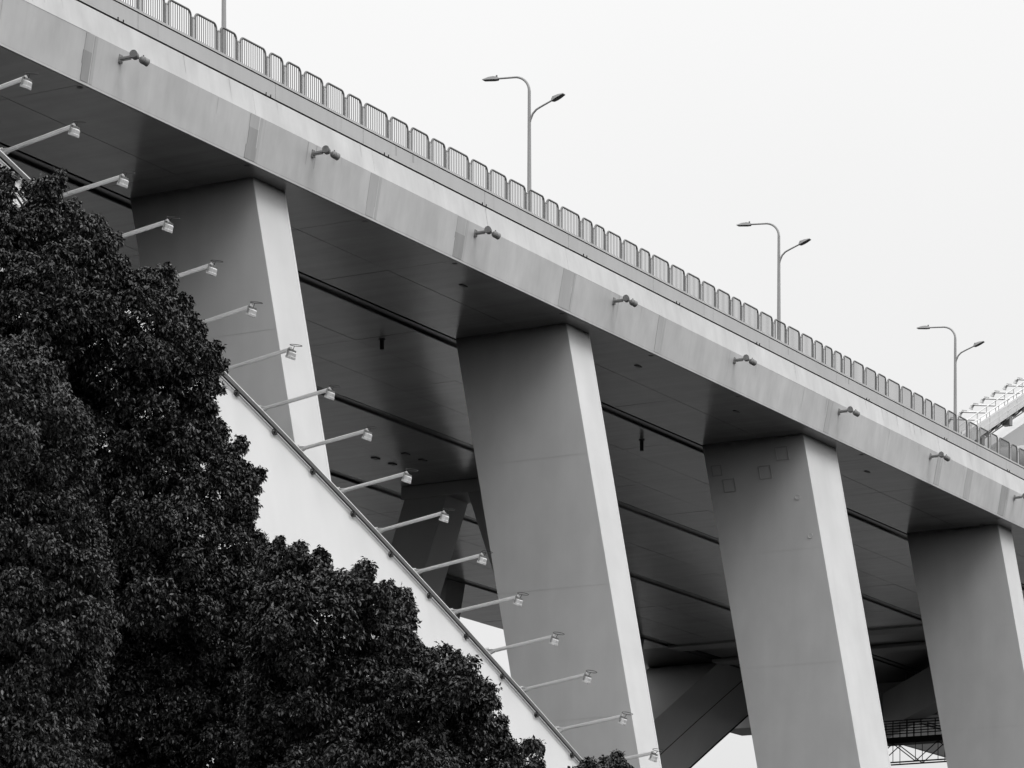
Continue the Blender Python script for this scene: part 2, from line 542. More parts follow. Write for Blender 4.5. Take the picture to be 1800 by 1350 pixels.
for v, h, s in ((64.65, 33.05, .62), (65.62, 32.28, .62), (67.50, 31.86, .62), (68.0, 32.6, .5)):
    y = near_v(v, h)
    mb = MB(); d = s / 2
    k = LEAN
    for (ya, yb, ha, hb2) in ((-d, d, d - .035, d), (-d, d, -d, -d + .035), (-d, -d + .035, -d + .036, d - .036), (d - .035, d, -d + .036, d - .036)):
        mb.hexa([(141.0 - .03, y + ya + k * ha, z(h + ha)), (140.998, y + ya + k * ha, z(h + ha)), (140.998, y + yb + k * ha, z(h + ha)), (141.0 - .03, y + yb + k * ha, z(h + ha)),
                 (141.0 - .03, y + ya + k * hb2, z(h + hb2)), (140.998, y + ya + k * hb2, z(h + hb2)), (140.998, y + yb + k * hb2, z(h + hb2)), (141.0 - .03, y + yb + k * hb2, z(h + hb2))])
    bpart(mb, 'hatch_frame', M['band_faint'], c3)
for v, h in ((63.95, 31.0), (63.66, 29.2)):
    y = near_v(v, h) + .3
    mb = MB(); mb.lathe((140.999, y, z(h)), (-1, 0, 0), [(0, .13), (.02, .13), (.022, .10), (.012, .09)], 16)
    bpart(mb, 'plug', M['column'], c3)

# side-span arch ribs under the columns
def rib_rings(us, hf, depth, v0, v1, side):
    rings = []
    for u in us:
        h = hf(u)
        r = []
        for vv, hh in ((v0, h), (v1, h), (v1, h - depth), (v0, h - depth)):
            y = near_v(vv, hh)
            r.append((u, mirror(y) if side else y, z(hh)))
        rings.append(r if side else r[::-1])
    return rings
for side in (0, 1):
    mb = MB()
    mb.sweep(rib_rings([40 + 2.5 * i for i in range(44)], rib_h, 7.0, 62.85, 68.9, side))
    rib = bpart(mb, 'arch_rib', M['rib'])
    mb = MB()                                  # main-span rib, rising beyond the springing
    us = [150 + 4 * i for i in range(36)]
    hf = lambda u: 32.4 + .60 * (u - 198) - .0013 * (u - 198) ** 2
    mb.sweep(rib_rings(us, hf, 5.95, 63.3, 68.4, side))
    o = bpart(mb, 'main_arch_rib', M['arch'])

# transverse frames under the deck
def frame_box(u0, u1, v0, v1, h0, h1, name='cross_beam', mat='brace'):
    mb = MB(); mb.box(u0, u1, v0, v1, z(h0), z(h1))
    return bpart(mb, name, M[mat], None, .04)
frame_box(192.6, 194.4, 68.6, 96.0, 33.72, SOF + .05)
frame_box(199.0, 200.6, 68.6, 96.0, 33.66, SOF + .05)
frame_box(214.0, 217.5, 69.0, 102.6, 31.45, SOF + .05)
for s in (-1, 1):                              # inverted-V struts at the third frame
    q = []
    mb = MB()
    for h in (-1.7, SOF - .003):
        off = .358 * (SOF - h)
        a, b = VC + s * (.35 + off), VC + s * (2.75 + off)
        a, b = min(a, b), max(a, b)
        q += [(142.4, a, z(h)), (144.5, a, z(h)), (144.5, b, z(h)), (142.4, b, z(h))]
    mb.hexa(q)
    bpart(mb, 'inclined_strut', M['strut'], None, .04)
mb = MB()
mb.box(142.3, 144.6, 79.2, 85.4, z(33.2), z(SOF - .004))
bpart(mb, 'strut_cap', M['strut'], None, .04)
for s in (-1, 1):                              # level braces between the main ribs
    mb = MB()
    mb.beam((195.0, VC - s * 7.8, z(32.25)), (222.5, VC + s * 14.0, z(31.75)), (0, 0, 1), 2.55, 1.3)
    if s > 0:
        bpart(mb, 'level_brace', M['brace'], None, .04)
for side in (0, 1):                            # seams along the inner face and lower corner of the main ribs
    for dh, wd in ((2.9, .05), (5.91, .12)):
        mb = MB(); rings = []
        for u in [190 + 4 * i for i in range(9)]:
            h = hf(u) - dh; y0 = near_v(68.4, h)
            r = [(u, y0 - .02, z(h)), (u, y0 + .02, z(h)), (u, y0 + .02, z(h - wd)), (u, y0 - .02, z(h - wd))]
            rings.append([(p[0], mirror(p[1]) if side else p[1], p[2]) for p in r])
        mb.sweep(rings if side else [r[::-1] for r in rings])
        bpart(mb, 'seam_strip', M['dark'])
mb = MB()                                      # tubular tie between the main ribs above the deck
mb.tube([(236.5, 73.0, z(52.4)), (236.5, 91.6, z(52.4))], 1.6, 28)
bpart(mb, 'tubular_tie', M['lamp'])

# inspection gantry hung below the deck behind the third column
g = thing('inspection_gantry', 'dark lattice maintenance gantry with handrails hung under the deck behind the columns', 'gantry', (212, 86, z(27)))
def gpart(mb, name, mat):
    o = mb.build(name, mat); o.parent = g
    o.matrix_parent_inverse = Matrix.Translation(-Vector(g.location)); return o
GU0, GU1, GV0, GV1 = 210.0, 211.2, 80.0, 97.0
mb = MB(); mb.box(GU0, GU1, GV0, GV1, z(29.15), z(29.55)); gpart(mb, 'platform', M['dark'])
for u in (GU0, GU1):
    mb = MB()
    for hh in (29.95, 30.3, 30.65):
        mb.tube([(u, GV0, z(hh)), (u, GV1, z(hh))], .035, 6)
    k = GV0
    while k <= GV1 + .01:
        mb.tube([(u, k, z(29.5)), (u, k, z(30.68))], .035, 6); k += 1.0
    gpart(mb, 'handrail', M['dark'])
for u in (GU0, GU1):
    mb = MB()
    mb.tube([(u, GV0, z(27.9)), (u, GV1, z(27.9))], .05, 6)
    k = GV0; sgn = 0
    while k < GV1 - .01:
        a, b = (29.15, 27.9) if sgn else (27.9, 29.15)
        mb.tube([(u, k, z(a)), (u, k + 1.6, z(b))], .035, 6)
        mb.tube([(u, k, z(29.15)), (u, k, z(27.9))], .025, 6)
        k += 1.6; sgn = 1 - sgn
    gpart(mb, 'lattice_girder', M['dark'])
mb = MB()
for u in (GU0, GU1):
    for v in (90.4, 91.0, 91.6, 92.2):
        mb.box(u - .07, u + .07, v - .07, v + .07, z(26.9), z(30.3))
mb.box(GU0, GU1, 90.3, 92.3, z(27.4), z(27.52))
mb.box(GU0, GU1, 90.3, 92.3, z(28.3), z(28.4))
gpart(mb, 'access_cage', M['dark'])
mb = MB()
for v in (81, 87, 95):
    for u in (GU0, GU1):
        mb.tube([(u, v, z(29.5)), (u, v, z(SOF))], .05, 6)
gpart(mb, 'hanger', M['dark'])

# cable tray along the top edge of the near rib
tray = thing('cable_tray', 'narrow pale capped cable tray running down the top edge of the white arch rib', 'cable tray', (95, 61, z(20)))
def tpart(mb, name, mat):
    o = mb.build(name, mat); o.parent = tray
    o.matrix_parent_inverse = Matrix.Translation(-Vector(tray.location)); return o
def along(v0, dh, us):
    return [(u, near_v(v0, rib_h(u) + dh), z(rib_h(u) + dh)) for u in us]
tu = [60 + 1.5 * i for i in range(52)]
def chan(v0, v1, d0, d1):
    rings = []
    for u in tu:
        h = rib_h(u)
        rings.append([(u, near_v(v0, h + d0), z(h + d0)), (u, near_v(v0, h + d1), z(h + d1)), (u, near_v(v1, h + d1), z(h + d1)), (u, near_v(v1, h + d0), z(h + d0))])
    mb = MB(); mb.sweep(rings); return mb
tpart(chan(62.74, 62.98, -.06, .12), 'tray_side', M['tray'])
mb = MB(); mb.tube(along(62.84, .17, tu), .062, 8); tpart(mb, 'tray_cap', M['white'])
mb = MB(); mb.tube(along(62.76, -.17, tu), .022, 6); tpart(mb, 'lower_wire', M['white'])
FU = [76.94, 79.09, 81.25, 83.42, 85.56, 87.67, 89.69, 91.74, 93.72, 95.77, 98.0, 100.15, 102.39, 104.62, 106.85, 109.02, 111.34, 113.45]
for u in FU:
    h = rib_h(u) - .20
    mb = MB()
    y = near_v(62.80, h)
    mb.box(u - .0, u + .11, y - .07, y + .02, z(h - .08), z(h + .06))
    c = [(u - .09 + .09 * math.cos(t), y - .05, z(h - .02 + .09 * math.sin(t))) for t in [i * math.pi / 5 for i in range(10)]]
    mb.tube(c, .016, 5, closed=True)
    tpart(mb, 'clamp', M['black'])
# ---------------------------------------------------------------- guard railing on the deck edge
rail = thing('guard_railing', 'grey steel railing of round-cornered barred panels along the near deck edge', 'railing', (120, 62.72, z(36.925)))
RO = Vector(rail.location)
def rpart(mb, name, mat, parent=None):
    o = mb.build(name, mat); o.parent = parent or rail
    if parent is None: o.matrix_parent_inverse = Matrix.Translation(-RO)
    return o
PU = [72.3, 73.75, 75.2, 76.65, 77.8, 79.2, 80.6, 82.0, 83.5, 84.7, 86.1, 87.15, 88.40, 89.86, 91.36, 92.83, 94.0, 95.75, 96.8, 97.92, 99.31, 100.69, 101.84, 103.59, 105.01, 106.46, 107.65, 109.36, 110.79, 112.23, 113.71, 115.2, 116.35, 118.1, 119.17, 120.22, 121.64, 123.09, 124.21, 125.93, 127.39, 128.85, 130.31, 131.76, 132.88, 134.61, 136.08, 137.48, 138.96, 140.38, 141.49, 142.56, 143.62, 144.71, 146.14, 147.59, 148.78, 150.46, 151.94, 153.39, 154.5, 156.28, 157.67, 159.08, 160.51, 162.03, 163.27, 164.97, 166.05, 167.8, 169.2, 170.6, 172.1]
RV = 62.66; RB = z(36.925); RT = z(37.86)
post_mb = MB()
post_mb.box(-.06, .06, -.035, .035, 0, .70)
post_mb.box(-.09, .09, -.08, .08, 0, .03)
post_mb.lathe((0, 0, .70), (0, 0, 1), [(0, .035), (.03, .05), (.06, .045), (.085, .02)], 8)
post_me = post_mb.mesh('post', M['post'])
for u in PU:
    inst('post', post_me, rail, (u - RO.x, RV - RO.y, RB - RO.z))
for a, b in zip(PU[:-1], PU[1:]):
    x0, x1 = a + .125, b - .125
    rc = .17
    path = [(x0, RV, RB)]
    for i in range(6):
        t = math.pi - i * math.pi / 10
        path.append((x0 + rc + rc * math.cos(t), RV, RT - rc + rc * math.sin(t)))
    for i in range(6):
        t = math.pi / 2 - i * math.pi / 10
        path.append((x1 - rc + rc * math.cos(t), RV, RT - rc + rc * math.sin(t)))
    path.append((x1, RV, RB))
    mb = MB(); mb.tube(path, .037, 8)
    fr = rpart(mb, 'railing_panel', M['rail'])
    mb = MB()
    n = max(6, round((x1 - x0) / .125))
    for i in range(1, n):
        xx = x0 + (x1 - x0) * i / n
        e = min(xx - x0, x1 - xx)
        top = RT - (rc - math.sqrt(max(rc * rc - (rc - e) ** 2, 0)) if e < rc else 0)
        mb.box(xx - .010, xx + .010, RV - .009, RV + .009, RB + .05, top)
    mb.box(x0, x1, RV - .018, RV + .018, RB + .03, RB + .07)
    rpart(mb, 'bars', M['bar'], fr)

# ---------------------------------------------------------------- street lamps on the deck
def make_street_lamp():
    t = thing('street_lamp', 'x', 'street lamp')
    mb = MB()
    mb.tube([(0, 0, 0), (0, 0, .3), (0, 0, 5.9)], [.11, .095, .062], 10)
    mb.box(-.18, .18, -.18, .18, 0, .04)
    mb.build('pole', M['lamp'], t)
    mb = MB()                                  # tall arm sweeping over the road (+Y)
    pts = [(0, 0, 5.86)]
    for i in range(9):
        a = math.pi - i * math.pi / 16
        pts.append((0, .72 + .72 * math.cos(a), 5.88 + .66 * math.sin(a)))
    pts.append((0, 1.40, 6.60))
    mb.tube(pts, [.062 - .025 * i / (len(pts) - 1) for i in range(len(pts))], 8)
    mb.build('arm', M['lamp'], t)
    def head(y0, z0, dy, dz, L):
        d = Vector((0, dy, dz)).normalized(); n = Vector((0, -d.z, d.y))
        if n.z < 0: n = -n
        x = Vector((1, 0, 0)); p = Vector((0, y0, z0))
        h = MB()
        def ring(s, wd, b, tp): 
            c = p + d * s
            return [c - x * wd + n * b, c + x * wd + n * b, c + x * wd * .8 + n * tp, c - x * wd * .8 + n * tp]
        h.sweep([ring(0, .05, -.03, .03), ring(.06, .12, -.05, .06), ring(.2, .15, -.05, .08), ring(L * .6, .15, -.045, .06), ring(L, .11, -.03, .0)])
        ob = h.build('lamp_head', M['lamp'], t)
        k = MB(); k.hexa([p + d * .2 - x * .12 - n * .062, p + d * .2 + x * .12 - n * .062, p + d * (L - .04) + x * .09 - n * .05, p + d * (L - .04) - x * .09 - n * .05,
                          p + d * .2 - x * .12 - n * .046, p + d * .2 + x * .12 - n * .046, p + d * (L - .04) + x * .09 - n * .030, p + d * (L - .04) - x * .09 - n * .030])
        k.build('lens', M['lamp_dark'], ob)
        k = MB(); k.lathe(p + d * .10 + n * .06, n, [(0, .04), (.07, .035), (.08, .02)], 8)
        k.build('sensor', M['lamp_dark'], ob)
    head(1.38, 6.60, 1, .09, .70)
    mb = MB()                                  # low arm rising outwards (-Y)
    pts = [(0, 0, 4.55), (0, -.05, 4.75), (0, -.16, 4.98), (0, -.32, 5.12), (0, -.55, 5.21), (0, -1.02, 5.37)]
    mb.tube(pts, [.048, .045, .042, .04, .038, .035], 8)
    mb.build('arm', M['lamp'], t)
    head(-1.0, 5.36, -1, .36, .58)
    return t
sl = make_street_lamp()
LV = 64.6; LB = z(37.0)
lamps = [(96.03, 'slim grey twin-arm street lamp cut off by the top edge, behind the railing at left'),
         (117.44, 'slim grey twin-arm street lamp standing tallest against the sky at the centre'),
         (140.88, 'slim grey twin-arm street lamp between the central one and the far right one'),
         (162.29, 'slim grey twin-arm street lamp farthest right, beside the distant arch')]
for i, (u, lab) in enumerate(lamps):
    o = sl if i == 0 else copy_tree(sl)
    o.location = (u, LV, LB); o['label'] = lab; o['group'] = 'street lamps along the bridge deck'

# ---------------------------------------------------------------- twin spotlights on the fascia
def make_spot():
    t = thing('twin_spotlight', 'x', 'spotlight')
    mb = MB()
    mb.box(-.09, .09, -.02, .0, -.14, .14)
    for sx in (-.06, .06):
        for sz in (-.10, .10):
            mb.lathe((sx, -.02, sz), (0, -1, 0), [(0, .02), (.02, .018)], 6)
    mb.build('base_plate', M['spot'], t)
    mb = MB()
    mb.box(-.05, .05, -.56, -.02, -.03, .035)
    mb.box(-.03, .03, -.40, -.02, -.075, -.036)
    mb.build('arm', M['lamp'], t)
    mb = MB(); mb.beam((-.04, -.54, .0), (.14, -.74, -.10), (0, 0, 1), .06, .06)
    mb.build('yoke', M['spot'], t)
    def can(c, ax):
        c = Vector(c); ax = Vector(ax).normalized()
        k = MB()
        k.lathe(c - ax * .13, ax, [(0, .06), (.02, .095), (.06, .105), (.062, .118), (.085, .118), (.087, .105), (.12, .108), (.122, .122), (.145, .122), (.147, .112), (.25, .125), (.27, .125)], 18)
        ob = k.build('can', M['spot'], t)
        k = MB(); k.lathe(c + ax * .1405, ax, [(0, .112), (.006, .112)], 18); k.build('lens', M['glass'], ob)
        k = MB()
        x = ax.orthogonal().normalized(); y = ax.cross(x)
        for j in (-.075, -.0375, 0, .0375, .075):
            L = math.sqrt(.115 ** 2 - j * j)
            k.beam(c + ax * .155 + x * j - y * L, c + ax * .155 + x * j + y * L, ax, .008, .008)
            k.beam(c + ax * .164 + y * j - x * L, c + ax * .164 + y * j + x * L, ax, .008, .008)
        k.tube([c + ax * .155 + (x * math.cos(q) + y * math.sin(q)) * .118 for q in [i * math.pi / 8 for i in range(16)]], .008, 5, closed=True)
        k.build('guard_grille', M['spot'], ob)
        k = MB(); k.beam(c + Vector((0, 0, .11)), c + Vector((0, 0, .17)), (1, 0, 0), .03, .03)
        k.build('knob', M['lamp_dark'], ob)
    can((-.07, -.60, -.01), (-.95, -.28, .08))
    can((.18, -.75, -.12), (.94, -.30, -.20))
    return t
sp = make_spot()
spots = [87.03, 98.2, 109.35, 120.45, 131.6, 142.65, 153.6, 164.9]
where = ['nearest the top left corner', 'above the first column from the left', 'midway between the first and second columns', 'above the second column from the left',
         'midway between the second and third columns', 'just beyond the third column from the left', 'midway between the third and fourth columns', 'cut by the right edge of the photo']
for i, (u, wh) in enumerate(zip(spots, where)):
    o = sp if i == 0 else copy_tree(sp)
    h = 35.05
    o.location = (u, low_y(h) - .024, z(h))
    o['label'] = 'dark twin spotlight on the deck fascia, ' + wh
    o['group'] = 'twin spotlights along the fascia'
